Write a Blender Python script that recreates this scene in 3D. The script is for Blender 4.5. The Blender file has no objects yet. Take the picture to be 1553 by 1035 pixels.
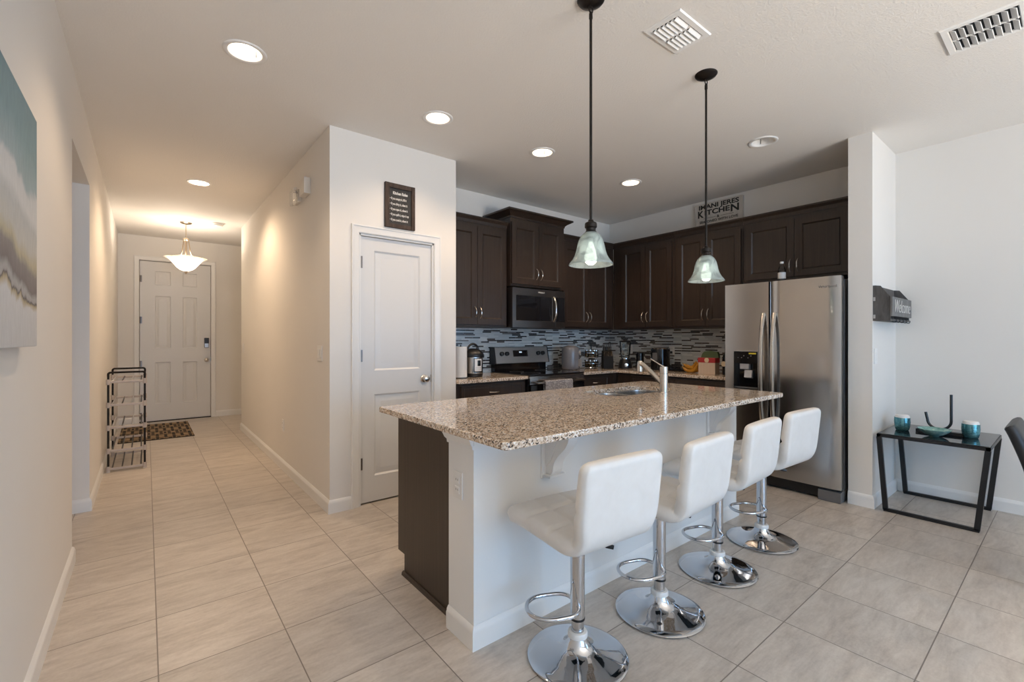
import bpy, bmesh, math, random
from mathutils import Vector, Matrix
from math import sin, cos, pi, radians

scene = bpy.context.scene
COL = scene.collection
random.seed(7)

# ------------------------------------------------------------------ camera
W_PX, H_PX, F_PX = 1553.0, 1035.0, 692.0
YAW = math.atan2(776.5 - 222.0, F_PX)
cam_d = bpy.data.cameras.new('camera')
cam = bpy.data.objects.new('camera', cam_d)
COL.objects.link(cam)
cam.location = (0, 0, 1.26)
cam.rotation_euler = (pi / 2, 0, -YAW)
cam_d.sensor_width = 36.0
cam_d.lens = 36.0 * F_PX / W_PX
cam_d.shift_y = -3.5 / W_PX
cam_d.clip_start = 0.05
scene.camera = cam

# ------------------------------------------------------------------ light
world = bpy.data.worlds.new('sky')
scene.world = world
world.use_nodes = True
wb = world.node_tree.nodes['Background']
wb.inputs[0].default_value = (0.50, 0.74, 1.0, 1)
wb.inputs[1].default_value = 2.0

def lamp(name, kind, loc, power, color, rot=(0, 0, 0), **kw):
    d = bpy.data.lights.new(name, kind)
    d.energy = power
    d.color = color
    for k, v in kw.items():
        setattr(d, k, v)
    o = bpy.data.objects.new(name, d)
    o.location = loc
    o.rotation_euler = rot
    COL.objects.link(o)
    return o

DAY = (0.28, 0.58, 1.0)
WARM = (1.0, 0.72, 0.47)
# daylight entering by the sliding glass doors of the living room behind the camera
for wx_ in (0.55, 1.75, 2.95):
    lamp('daylight_through_sliding_doors', 'AREA', (wx_, -4.30, 1.25), 31, DAY, (pi / 2, 0, 0),
         shape='RECTANGLE', size=0.72, size_y=2.2)
# added fill light, low at the door end, aimed up to brighten the ceiling
lamp('added_ceiling_fill', 'AREA', (2.0, -4.30, 0.45), 112, (1.0, 0.84, 0.64), (radians(140), 0, 0),
     shape='RECTANGLE', size=2.8, size_y=0.9, spread=radians(92))
# daylight from the open side of the great room, window in the right wall
lamp('daylight_through_side_window', 'AREA', (4.84, -2.4, 1.45), 7, DAY, (pi / 2, 0, pi / 2),
     shape='RECTANGLE', size=1.7, size_y=1.5)
scene.view_settings.view_transform = 'Standard'
scene.view_settings.look = 'None'
scene.view_settings.gamma = 1.0
scene.view_settings.use_curve_mapping = False
scene.view_settings.exposure = 0.22
scene.cycles.use_denoising = True
scene.cycles.max_bounces = 10
scene.cycles.diffuse_bounces = 6
scene.cycles.glossy_bounces = 5
scene.cycles.transmission_bounces = 8
scene.cycles.transparent_max_bounces = 10
scene.cycles.sample_clamp_indirect = 6.0
scene.cycles.caustics_reflective = False
scene.cycles.caustics_refractive = False

CEIL = 2.80

# ------------------------------------------------------------------ materials
class NT:
    def __init__(s, name):
        s.m = bpy.data.materials.new(name)
        s.m.use_nodes = True
        s.t = s.m.node_tree
        s.b = s.t.nodes['Principled BSDF']
        s.out = s.t.nodes['Material Output']
    def n(s, typ, props=None, **ins):
        nd = s.t.nodes.new('ShaderNode' + typ)
        for k, v in (props or {}).items():
            setattr(nd, k, v)
        for k, v in ins.items():
            key = int(k[1:]) if k[0] == 'i' and k[1:].isdigit() else k.replace('_', ' ')
            s.set(nd.inputs[key], v)
        return nd
    def set(s, sock, v):
        if hasattr(v, 'is_linked') or isinstance(v, bpy.types.NodeSocket):
            s.t.links.new(v, sock)
        else:
            sock.default_value = v
    def P(s, **k):
        for a, v in k.items():
            s.set(s.b.inputs[a.replace('_', ' ')], v)
        return s
    def coord(s, sc=(1, 1, 1), loc=(0, 0, 0), rot=(0, 0, 0)):
        tc = s.n('TexCoord')
        mp = s.n('Mapping', None, Vector=tc.outputs['Object'], Scale=sc, Location=loc, Rotation=rot)
        return mp.outputs[0]
    def noise(s, vec, scale, detail=3.0, rough=0.5, dist=0.0):
        return s.n('TexNoise', None, Vector=vec, Scale=scale, Detail=detail, Roughness=rough, Distortion=dist)
    def ramp(s, fac, stops, interp='LINEAR'):
        r = s.n('ValToRGB', None, Fac=fac)
        cr = r.color_ramp
        cr.interpolation = interp
        while len(cr.elements) > 1:
            cr.elements.remove(cr.elements[-1])
        cr.elements[0].position = stops[0][0]
        cr.elements[0].color = c4(stops[0][1])
        for p, c in stops[1:]:
            e = cr.elements.new(p)
            e.color = c4(c)
        return r.outputs[0]
    def mix(s, fac, a, b, mode='MIX'):
        nd = s.n('MixRGB', {'blend_type': mode}, Fac=fac, Color1=a, Color2=b)
        return nd.outputs[0]
    def math(s, op, a, b=0.0):
        nd = s.n('Math', {'operation': op}, i0=a, i1=b)
        return nd.outputs[0]
    def bump(s, h, strength=0.2, dist=0.002):
        nd = s.n('Bump', None, Height=h, Strength=strength, Distance=dist)
        s.set(s.b.inputs['Normal'], nd.outputs[0])
        return s

def c4(c):
    return (c[0], c[1], c[2], 1.0) if len(c) == 3 else c

def simple(name, col, rough=0.5, metal=0.0, **k):
    t = NT(name)
    t.P(Base_Color=c4(col), Roughness=rough, Metallic=metal, **k)
    return t.m

M = {}

def painted(name, col, rough, sc, strength, dist=0.0015):
    t = NT(name)
    v = t.coord()
    nz = t.noise(v, sc, 3.0, 0.6)
    n2 = t.noise(v, 1.3, 2.0)
    cr = t.ramp(n2.outputs[0], [(0.3, tuple(c * 0.975 for c in col)), (0.7, col)])
    t.P(Base_Color=cr, Roughness=rough).bump(nz.outputs[0], strength, dist)
    return t.m
M['wall'] = painted('wall_paint', (0.80, 0.772, 0.73), 0.65, 110, 0.10)
M['ceiling'] = painted('knockdown_ceiling', (0.80, 0.775, 0.74), 0.8, 95, 0.7, 0.004)
M['trim'] = painted('white_trim_paint', (0.83, 0.825, 0.81), 0.32, 30, 0.02)
M['door'] = painted('white_door_paint', (0.74, 0.738, 0.732), 0.38, 60, 0.03)
M['islandwall'] = painted('island_white_paint', (0.83, 0.825, 0.81), 0.42, 90, 0.05)

def floor_mat():
    t = NT('porcelain_floor_tile')
    v = t.coord(loc=(-0.035, -0.384, 0))
    br = t.n('TexBrick', {'offset': 0.0, 'squash': 1.0}, Vector=v, Color1=(0, 0, 0, 1), Color2=(1, 1, 1, 1),
             Mortar=(0.5, 0.5, 0.5, 1), Scale=1.0, Mortar_Size=0.0026, Mortar_Smooth=0.3, Bias=0.0,
             Brick_Width=0.4355, Row_Height=0.4435)
    tc = t.n('TexCoord').outputs['Object']
    off = t.n('VectorMath', {'operation': 'SCALE'}, i0=br.outputs['Color'])
    off.inputs['Scale'].default_value = 9.0
    pos = t.n('VectorMath', {'operation': 'ADD'}, i0=tc, i1=off.outputs[0])
    st = t.n('Mapping', None, Vector=pos.outputs[0], Scale=(1.6, 6.5, 1.0), Rotation=(0, 0, 0.16))
    n1 = t.noise(st.outputs[0], 2.2, 6.0, 0.62, 0.6)
    n2 = t.noise(st.outputs[0], 9.0, 5.0, 0.6)
    n3 = t.noise(pos.outputs[0], 90.0, 2.0, 0.5)
    f = t.mix(0.35, n1.outputs[0], n2.outputs[0])
    base = t.ramp(f, [(0.30, (0.37, 0.325, 0.285)), (0.47, (0.50, 0.45, 0.40)), (0.62, (0.59, 0.54, 0.485))])
    base = t.mix(0.10, base, n3.outputs[0], 'OVERLAY')
    tint = t.ramp(br.outputs['Color'], [(0, (0.93, 0.93, 0.93)), (1, (1.03, 1.025, 1.02))])
    base = t.mix(1.0, base, tint, 'MULTIPLY')
    col = t.mix(br.outputs['Fac'], base, (0.20, 0.17, 0.145, 1))
    rg = t.math('ADD', t.math('MULTIPLY', n2.outputs[0], 0.14), 0.27)
    t.P(Base_Color=col, Roughness=rg)
    h = t.math('SUBTRACT', t.math('MULTIPLY', n2.outputs[0], 0.12), br.outputs['Fac'])
    t.bump(h, 0.35, 0.0018)
    return t.m
M['floor'] = floor_mat()

def granite():
    t = NT('speckled_granite')
    v = t.coord()
    nz = t.noise(v, 60, 2.0)
    dv = t.n('VectorMath', {'operation': 'MULTIPLY_ADD'}, i0=nz.outputs['Color'], i1=(0.012, 0.012, 0.012), i2=v)
    vo = t.n('TexVoronoi', {'feature': 'F1'}, Vector=dv.outputs[0], Scale=165.0)
    sep = t.n('SeparateColor', None, Color=vo.outputs['Color'])
    big = t.noise(v, 30, 3.0, 0.6)
    f = t.math('ADD', t.math('MULTIPLY', sep.outputs[0], 0.78), t.math('MULTIPLY', big.outputs[0], 0.30))
    c = t.ramp(f, [(0.0, (0.05, 0.044, 0.04)), (0.185, (0.16, 0.115, 0.085)), (0.275, (0.36, 0.265, 0.19)),
                   (0.38, (0.62, 0.485, 0.365)), (0.64, (0.72, 0.61, 0.495)), (0.80, (0.84, 0.785, 0.715))], 'CONSTANT')
    v2 = t.n('TexVoronoi', {'feature': 'F1'}, Vector=v, Scale=260.0)
    s2 = t.n('SeparateColor', None, Color=v2.outputs['Color'])
    fl = t.ramp(s2.outputs[1], [(0, (0.05, 0.045, 0.04)), (0.12, (0.5, 0.5, 0.5)), (0.90, (0.85, 0.8, 0.75))], 'CONSTANT')
    c = t.mix(0.32, c, fl, 'OVERLAY')
    t.P(Base_Color=c, Roughness=0.12, Specular_IOR_Level=0.5, Coat_Weight=0.30, Coat_Roughness=0.03, Coat_IOR=1.5)
    return t.m
M['granite'] = granite()

def espresso():
    t = NT('espresso_stained_wood')
    v = t.coord(sc=(60, 60, 2.2))
    n1 = t.noise(v, 1.0, 4.0, 0.6, 0.3)
    n2 = t.noise(t.coord(), 2.0, 2.0)
    f = t.mix(0.35, n1.outputs[0], n2.outputs[0])
    c = t.ramp(f, [(0.3, (0.023, 0.0140, 0.0098)), (0.55, (0.036, 0.0230, 0.0165)), (0.75, (0.049, 0.0330, 0.0245))])
    t.P(Base_Color=c, Roughness=0.36, Specular_IOR_Level=0.5).bump(n1.outputs[0], 0.04, 0.001)
    return t.m
M['wood'] = espresso()

def island_panel():
    t = NT('island_end_veneer')
    v = t.coord(sc=(80, 80, 1.6))
    n1 = t.noise(v, 1.0, 4.0, 0.6, 0.3)
    c = t.ramp(n1.outputs[0], [(0.3, (0.036, 0.024, 0.017)), (0.7, (0.056, 0.039, 0.028))])
    t.P(Base_Color=c, Roughness=0.42).bump(n1.outputs[0], 0.05, 0.001)
    return t.m
M['panel'] = island_panel()

def stainless(name, col, rough, axis):
    t = NT(name)
    sc = {'z': (400, 400, 6), 'h': (6, 6, 700)}[axis]
    n1 = t.noise(t.coord(sc=sc), 1.0, 2.0, 0.6)
    n2 = t.noise(t.coord(), 3.0, 2.0)
    r = t.math('ADD', t.math('MULTIPLY', n1.outputs[0], 0.035), rough - 0.017)
    c = t.ramp(n2.outputs[0], [(0.3, tuple(x * 0.93 for x in col)), (0.7, col)])
    t.P(Base_Color=c, Metallic=1.0, Roughness=r)
    return t.m
M['steel'] = stainless('brushed_stainless', (0.54, 0.53, 0.52), 0.19, 'h')
M['steel_dark'] = stainless('dark_stainless', (0.23, 0.205, 0.19), 0.30, 'h')
M['sinksteel'] = stainless('sink_stainless', (0.42, 0.42, 0.42), 0.26, 'h')
M['panelsteel'] = simple('matte_stainless', (0.46, 0.45, 0.44), 0.40, 0.75)
M['nickel'] = stainless('satin_nickel', (0.66, 0.62, 0.57), 0.25, 'z')
M['chrome'] = simple('polished_chrome', (0.60, 0.61, 0.635), 0.045, 1.0)
M['bronze'] = simple('oil_rubbed_bronze', (0.018, 0.014, 0.012), 0.38, 0.6)
M['warmnickel'] = simple('warm_brushed_nickel', (0.60, 0.50, 0.39), 0.32, 1.0)
M['blackmetal'] = simple('black_powder_coat', (0.010, 0.010, 0.011), 0.38)
M['mattblack'] = simple('matt_black', (0.012, 0.012, 0.013), 0.7, Specular_IOR_Level=0.2)
M['blackgloss'] = simple('black_gloss', (0.006, 0.006, 0.007), 0.08)
M['blackplastic'] = simple('black_plastic', (0.012, 0.012, 0.013), 0.35)
M['blackglass'] = simple('smoked_black_glass', (0.010, 0.010, 0.012), 0.03, 0.0, Specular_IOR_Level=0.9)
M['fridgeside'] = simple('grey_appliance_side', (0.20, 0.20, 0.205), 0.45)
M['greyplastic'] = simple('grey_plastic', (0.13, 0.13, 0.135), 0.4)
M['whiteplastic'] = simple('white_plastic', (0.80, 0.79, 0.77), 0.35)
M['taupe'] = simple('taupe_plastic', (0.50, 0.44, 0.40), 0.45)
M['ivory'] = simple('ivory_plastic', (0.74, 0.70, 0.64), 0.4)
M['darkvoid'] = simple('dark_duct_interior', (0.02, 0.02, 0.02), 0.9)
M['silverpl'] = simple('silver_plastic', (0.55, 0.55, 0.56), 0.3, 0.6)
M['red'] = simple('red_ribbon', (0.40, 0.03, 0.035), 0.5)
M['green'] = simple('green_card', (0.075, 0.12, 0.055), 0.6)
M['cream'] = simple('cream_label', (0.66, 0.55, 0.40), 0.6)
M['yellow'] = simple('yellow_sticker', (0.75, 0.62, 0.05), 0.5)
M['banana'] = simple('banana_skin', (0.44, 0.20, 0.015), 0.45)
M['bananatip'] = simple('banana_stem', (0.30, 0.20, 0.06), 0.6)
M['paper'] = painted('paper_towel_sheet', (0.78, 0.77, 0.75), 0.9, 160, 0.25)
M['chalk'] = simple('white_chalk', (0.72, 0.71, 0.68), 0.9)
M['ink'] = simple('black_ink', (0.03, 0.026, 0.022), 0.8)
M['airfryer'] = simple('grey_gloss_shell', (0.16, 0.165, 0.185), 0.22)
M['leatherblack'] = painted('black_leather', (0.010, 0.010, 0.011), 0.44, 240, 0.2, 0.001)
M['wax'] = simple('white_wax', (0.80, 0.76, 0.72), 0.6)

def leather():
    t = NT('white_faux_leather')
    v = t.coord()
    n1 = t.noise(v, 260, 2.0)
    n2 = t.noise(v, 11, 3.0, 0.55, 0.4)
    c = t.ramp(n2.outputs[0], [(0.3, (0.74, 0.715, 0.68)), (0.7, (0.79, 0.77, 0.74))])
    h = t.math('ADD', t.math('MULTIPLY', n2.outputs[0], 1.0), t.math('MULTIPLY', n1.outputs[0], 0.15))
    t.P(Base_Color=c, Roughness=0.42).bump(h, 0.12, 0.006)
    return t.m
M['leather'] = leather()

def glassy(name, col, rough=0.0, tint=0.9):
    """thin clear glass: sees straight through, reflects by angle"""
    t = NT(name)
    tr = t.n('BsdfTransparent', None, Color=c4(col))
    gl = t.n('BsdfGlossy', None, Color=(1, 1, 1, 1), Roughness=rough)
    lw = t.n('LayerWeight', None, Blend=0.25)
    mx = t.n('MixShader', None, Fac=lw.outputs['Fresnel'])
    t.t.links.new(tr.outputs[0], mx.inputs[1])
    t.t.links.new(gl.outputs[0], mx.inputs[2])
    t.t.links.new(mx.outputs[0], t.out.inputs[0])
    return t.m
M['glass'] = glassy('clear_glass', (0.95, 0.97, 0.97))
M['jarglass'] = glassy('jar_glass', (0.80, 0.70, 0.54), 0.05)
M['plasticclear'] = glassy('clear_plastic', (0.88, 0.90, 0.92), 0.05)

def frosted(name, col, trans, veins, opac):
    """alabaster lamp glass lit from within by its bulb"""
    t = NT(name)
    v = t.coord()
    nz = t.noise(v, veins, 4.0, 0.6, 1.6)
    c = t.ramp(nz.outputs[0], [(0.33, tuple(x * 0.72 for x in col)), (0.47, col), (0.62, tuple(min(1, x * 1.12) for x in col))])
    tl = t.n('BsdfTranslucent', None, Color=c)
    df = t.n('BsdfDiffuse', None, Color=c)
    gl = t.n('BsdfGlossy', None, Color=(1, 1, 1, 1), Roughness=0.12)
    tp = t.n('BsdfTransparent', None, Color=c)
    m1 = t.n('MixShader', None, Fac=trans)
    t.t.links.new(df.outputs[0], m1.inputs[1]); t.t.links.new(tl.outputs[0], m1.inputs[2])
    m2 = t.n('MixShader', None, Fac=opac)
    t.t.links.new(tp.outputs[0], m2.inputs[1]); t.t.links.new(m1.outputs[0], m2.inputs[2])
    lw = t.n('LayerWeight', None, Blend=0.15)
    m3 = t.n('MixShader', None, Fac=lw.outputs['Fresnel'])
    t.t.links.new(m2.outputs[0], m3.inputs[1]); t.t.links.new(gl.outputs[0], m3.inputs[2])
    t.t.links.new(m3.outputs[0], t.out.inputs[0])
    return t.m
M['shade'] = frosted('alabaster_glass', (0.56, 0.63, 0.63), 0.5, 14, 0.62)
M['bowlglass'] = frosted('white_alabaster_bowl', (0.95, 0.90, 0.83), 0.92, 8, 0.90)

def emitter(name, col, power):
    t = NT(name)
    t.P(Base_Color=(0.8, 0.8, 0.8, 1), Emission_Color=c4(col), Emission_Strength=power)
    return t.m
M['canlens'] = emitter('lit_lens', (1.0, 0.86, 0.68), 9.0)
M['bulb'] = emitter('lit_bulb', (1.0, 0.90, 0.76), 9.0)
M['display'] = emitter('lit_display', (0.55, 0.75, 0.9), 0.6)

def mosaic():
    """linear glass mosaic: thin strips of uneven length, most pale, some dark"""
    t = NT('linear_glass_mosaic')
    tc = t.n('TexCoord').outputs['Object']
    sp = t.n('SeparateXYZ', None, Vector=tc)
    u = t.math('ADD', sp.outputs[0], sp.outputs[1])
    rh = 0.0152
    row = t.math('FLOOR', t.math('DIVIDE', sp.outputs[2], rh))
    fr = t.math('FRACT', t.math('DIVIDE', sp.outputs[2], rh))
    rn = t.n('TexWhiteNoise', {'noise_dimensions': '1D'}, W=row)
    wd = t.math('ADD', t.math('MULTIPLY', rn.outputs['Value'], 0.07), 0.075)
    us = t.math('DIVIDE', t.math('ADD', u, t.math('MULTIPLY', rn.outputs['Value'], 7.3)), wd)
    colm = t.math('FLOOR', us)
    fc = t.math('FRACT', us)
    key = t.n('CombineXYZ', None, X=row, Y=colm, Z=3.7)
    wn = t.n('TexWhiteNoise', {'noise_dimensions': '3D'}, Vector=key.outputs[0])
    c = t.ramp(wn.outputs['Value'], [(0.0, (0.04, 0.037, 0.037)), (0.15, (0.075, 0.06, 0.053)), (0.28, (0.20, 0.185, 0.18)),
                                     (0.32, (0.56, 0.59, 0.60)), (0.58, (0.66, 0.69, 0.69)), (0.82, (0.74, 0.755, 0.75))], 'CONSTANT')
    e1 = t.math('LESS_THAN', fr, 0.11)
    e2 = t.math('LESS_THAN', t.math('MULTIPLY', fc, wd), 0.0016)
    g = t.math('MAXIMUM', e1, e2)
    col = t.mix(g, c, (0.55, 0.54, 0.52, 1))
    rg = t.math('ADD', t.math('MULTIPLY', g, 0.5), 0.13)
    t.P(Base_Color=col, Roughness=rg)
    t.bump(t.math('SUBTRACT', 1.0, g), 0.3, 0.001)
    return t.m
M['mosaic'] = mosaic()

def painting_mat():
    t = NT('abstract_seascape_paint')
    tc = t.n('TexCoord').outputs['Object']
    warp = t.noise(t.coord(sc=(1, 1.1, 1.0)), 2.6, 7.0, 0.62, 0.8)
    sp = t.n('SeparateXYZ', None, Vector=tc)
    # height through the canvas, tilted clouds rising away from the right edge
    h = t.math('DIVIDE', sp.outputs[2], 0.75)
    hy = t.math('ADD', h, t.math('MULTIPLY', t.math('SUBTRACT', sp.outputs[1], 0.58), 0.12))
    hw = t.math('ADD', hy, t.math('MULTIPLY', t.math('SUBTRACT', warp.outputs[0], 0.5), 0.24))
    c = t.ramp(hw, [(0.0, (0.58, 0.57, 0.56)), (0.15, (0.64, 0.63, 0.62)), (0.175, (0.46, 0.38, 0.24)), (0.187, (0.12, 0.105, 0.10)), (0.197, (0.40, 0.38, 0.37)),
                    (0.215, (0.42, 0.41, 0.41)), (0.25, (0.20, 0.175, 0.17)), (0.32, (0.26, 0.235, 0.225)), (0.36, (0.50, 0.45, 0.31)),
                    (0.41, (0.55, 0.535, 0.49)), (0.50, (0.50, 0.51, 0.50)), (0.56, (0.64, 0.64, 0.63)), (0.63, (0.60, 0.61, 0.605)), (0.66, (0.33, 0.42, 0.44)), (0.80, (0.20, 0.31, 0.335)), (1.0, (0.16, 0.26, 0.29))])
    st = t.noise(t.coord(sc=(1, 14, 3)), 5.0, 5.0, 0.65)
    c = t.mix(0.22, c, st.outputs[0], 'OVERLAY')
    t.P(Base_Color=c, Roughness=0.7).bump(st.outputs[0], 0.25, 0.002)
    return t.m
M['painting'] = painting_mat()

def weave_rug():
    t = NT('basket_weave_mat')
    v = t.coord()
    b1 = t.n('TexBrick', {'offset': 0.5}, Vector=v, Color1=(0.36, 0.25, 0.14, 1), Color2=(0.30, 0.20, 0.11, 1), Mortar=(0.018, 0.012, 0.009, 1),
             Scale=1.0, Mortar_Size=0.013, Mortar_Smooth=0.0, Brick_Width=0.17, Row_Height=0.13)
    b2 = t.n('TexBrick', {'offset': 0.5}, Vector=t.coord(loc=(0.042, 0.065, 0)), Color1=(1, 1, 1, 1), Color2=(1, 1, 1, 1), Mortar=(0.05, 0.035, 0.03, 1),
             Scale=1.0, Mortar_Size=0.016, Mortar_Smooth=0.0, Brick_Width=0.085, Row_Height=0.26)
    c = t.mix(0.85, b1.outputs[0], b2.outputs[0], 'MULTIPLY')
    nz = t.noise(v, 220, 2.0)
    t.P(Base_Color=c, Roughness=0.95).bump(nz.outputs[0], 0.4, 0.003)
    return t.m
M['rug'] = weave_rug()

def towel_mat():
    t = NT('leopard_terry')
    v = t.coord()
    vo = t.n('TexVoronoi', {'feature': 'DISTANCE_TO_EDGE'}, Vector=v, Scale=75.0)
    c = t.ramp(vo.outputs['Distance'], [(0.0, (0.50, 0.48, 0.49)), (0.12, (0.42, 0.40, 0.41)), (0.16, (0.10, 0.095, 0.105)), (0.5, (0.15, 0.14, 0.155))])
    t.P(Base_Color=c, Roughness=0.95)
    return t.m
M['towel'] = towel_mat()

def stripes():
    t = NT('red_stripe_paper')
    sp = t.n('SeparateXYZ', None, Vector=t.n('TexCoord').outputs['Object'])
    f = t.math('FRACT', t.math('MULTIPLY', sp.outputs[1], 80.0))
    c = t.ramp(f, [(0.0, (0.66, 0.58, 0.48)), (0.55, (0.66, 0.58, 0.48)), (0.60, (0.45, 0.12, 0.10)), (0.75, (0.34, 0.22, 0.14)), (0.85, (0.66, 0.58, 0.48))])
    t.P(Base_Color=c, Roughness=0.6)
    return t.m
M['stripes'] = stripes()

def teal_glass():
    t = NT('teal_mercury_glass')
    sp = t.n('SeparateXYZ', None, Vector=t.n('TexCoord').outputs['Object'])
    w = t.math('SINE', t.math('MULTIPLY', sp.outputs[2], 620.0))
    nz = t.noise(t.coord(), 40, 3.0)
    c = t.ramp(nz.outputs[0], [(0.3, (0.06, 0.23, 0.27)), (0.7, (0.19, 0.42, 0.45))])
    t.P(Base_Color=c, Roughness=0.16, Metallic=0.75).bump(w, 0.25, 0.001)
    return t.m
M['teal'] = teal_glass()

def patina():
    t = NT('teal_patina_glass')
    nz = t.noise(t.coord(), 30, 4.0, 0.65)
    c = t.ramp(nz.outputs[0], [(0.3, (0.10, 0.24, 0.22)), (0.55, (0.24, 0.42, 0.38)), (0.72, (0.48, 0.55, 0.45))])
    t.P(Base_Color=c, Roughness=0.12)
    return t.m
M['patina'] = patina()

def rustic(name, a, b):
    t = NT(name)
    n1 = t.noise(t.coord(sc=(14, 14, 3)), 3.0, 5.0, 0.65, 0.6)
    c = t.ramp(n1.outputs[0], [(0.3, a), (0.7, b)])
    t.P(Base_Color=c, Roughness=0.75).bump(n1.outputs[0], 0.3, 0.002)
    return t.m
M['rustic'] = rustic('rustic_walnut', (0.028, 0.016, 0.011), (0.085, 0.055, 0.04))
M['slate'] = rustic('chalkboard_slate', (0.030, 0.029, 0.028), (0.05, 0.048, 0.046))
M['greywood'] = rustic('charcoal_stained_wood', (0.065, 0.061, 0.059), (0.125, 0.119, 0.115))
M['greyboard'] = rustic('weathered_grey_board', (0.12, 0.118, 0.115), (0.22, 0.215, 0.21))
M['signwhite'] = rustic('distressed_white_board', (0.55, 0.50, 0.44), (0.66, 0.61, 0.545))
# ------------------------------------------------------------------ mesh helpers
ROOTS = {}      # object name -> inverse matrix that takes world-built shapes into its own space

class MB:
    def __init__(s):
        s.bm = bmesh.new()
    def _face(s, vs):
        try:
            return s.bm.faces.new(vs)
        except ValueError:
            return None
    def box(s, x0, x1, y0, y1, z0, z1, bev=0.0, seg=2):
        x0, x1 = min(x0, x1), max(x0, x1); y0, y1 = min(y0, y1), max(y0, y1); z0, z1 = min(z0, z1), max(z0, z1)
        v = [s.bm.verts.new(p) for p in ((x0, y0, z0), (x1, y0, z0), (x1, y1, z0), (x0, y1, z0),
                                         (x0, y0, z1), (x1, y0, z1), (x1, y1, z1), (x0, y1, z1))]
        fs = [s._face([v[i] for i in q]) for q in ((0, 3, 2, 1), (4, 5, 6, 7), (0, 1, 5, 4), (1, 2, 6, 5), (2, 3, 7, 6), (3, 0, 4, 7))]
        if bev > 0:
            es = list({e for f in fs for e in f.edges})
            bmesh.ops.bevel(s.bm, geom=es, offset=bev, segments=seg, profile=0.5, affect='EDGES', clamp_overlap=True)
        return s
    def rings(s, rings, close=True, cap0=True, cap1=True):
        """loft through rings of points"""
        rv = [[s.bm.verts.new(p) for p in r] for r in rings]
        n = len(rv[0])
        for a, b in zip(rv[:-1], rv[1:]):
            for i in range(n if close else n - 1):
                j = (i + 1) % n
                s._face([a[i], a[j], b[j], b[i]])
        if cap0: s._face(list(reversed(rv[0])))
        if cap1: s._face(rv[-1])
        return s
    def lathe(s, prof, c=(0, 0, 0), n=32, axis='z', cap0=False, cap1=False):
        rg = []
        for r, h in prof:
            r = max(r, 1e-5)
            ring = []
            for i in range(n):
                a = 2 * pi * i / n
                p = (r * cos(a), r * sin(a), h)
                if axis == 'x': p = (h, p[0], p[1])
                elif axis == 'y': p = (p[1], h, p[0])
                ring.append((p[0] + c[0], p[1] + c[1], p[2] + c[2]))
            rg.append(ring)
        return s.rings(rg, True, cap0, cap1)
    def cyl(s, c, r, h, n=24, axis='z', bev=0.0, r2=None):
        r2 = r if r2 is None else r2
        if bev:
            prof = [(r - bev, 0), (r - bev * .3, bev * .3), (r, bev), (r2, h - bev), (r2 - bev * .3, h - bev * .3), (r2 - bev, h)]
        else:
            prof = [(r, 0), (r2, h)]
        return s.lathe(prof, c, n, axis, True, True)
    def tube(s, pts, r, n=10, closed=False, caps=True, flat=1.0):
        P = [Vector(p) for p in pts]
        m = len(P)
        rg = []
        up = None
        for i in range(m):
            if closed:
                t = (P[(i + 1) % m] - P[i - 1]).normalized()
            else:
                t = (P[min(i + 1, m - 1)] - P[max(i - 1, 0)]).normalized()
            if up is None:
                a = Vector((0, 0, 1)) if abs(t.z) < 0.9 else Vector((1, 0, 0))
                up = (a - t * a.dot(t)).normalized()
            else:
                up = (up - t * up.dot(t)).normalized()
            sd = t.cross(up)
            rr = r[i] if isinstance(r, (list, tuple)) else r
            rg.append([tuple(P[i] + up * rr * sin(2 * pi * k / n) * flat + sd * rr * cos(2 * pi * k / n)) for k in range(n)])
        if closed:
            rv = [[s.bm.verts.new(p) for p in q] for q in rg]
            for a in range(m):
                b = (a + 1) % m
                # match the seam by nearest start vertex
                off = 0
                if b == 0:
                    d = [(rv[a][0].co - rv[0][k].co).length for k in range(n)]
                    off = d.index(min(d))
                for k in range(n):
                    j = (k + 1) % n
                    s._face([rv[a][k], rv[a][j], rv[b][(j + off) % n], rv[b][(k + off) % n]])
            return s
        return s.rings(rg, True, caps, caps)
    def bar(s, a, b, w, d=None):
        """square bar from a to b"""
        d = w if d is None else d
        a, b = Vector(a), Vector(b)
        t = (b - a).normalized()
        u = Vector((0, 0, 1)) if abs(t.z) < 0.9 else Vector((1, 0, 0))
        u = (u - t * u.dot(t)).normalized(); v = t.cross(u)
        rg = [[tuple(p + u * x * w / 2 + v * y * d / 2) for x, y in ((-1, -1), (1, -1), (1, 1), (-1, 1))] for p in (a, b)]
        return s.rings(rg)
    def prism(s, poly, lo, hi, axis='x'):
        """polygon in the two other axes extruded along axis"""
        def mk(q, h):
            return {'x': (h, q[0], q[1]), 'y': (q[0], h, q[1]), 'z': (q[0], q[1], h)}[axis]
        return s.rings([[mk(q, lo) for q in poly], [mk(q, hi) for q in poly]])
    def xform(s, mat):
        bmesh.ops.transform(s.bm, matrix=mat, verts=s.bm.verts)
        return s
    def rot(s, ang, axis, c=(0, 0, 0)):
        return s.xform(Matrix.Translation(c) @ Matrix.Rotation(ang, 4, axis) @ Matrix.Translation(-Vector(c)))
    def build(s, name, mat, parent=None, local=False, smooth=35):
        bmesh.ops.remove_doubles(s.bm, verts=s.bm.verts, dist=1e-6)
        bmesh.ops.recalc_face_normals(s.bm, faces=s.bm.faces)
        me = bpy.data.meshes.new(name)
        s.bm.to_mesh(me); s.bm.free()
        o = bpy.data.objects.new(name, me)
        COL.objects.link(o)
        return finish(o, mat, parent, local, smooth)

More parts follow.
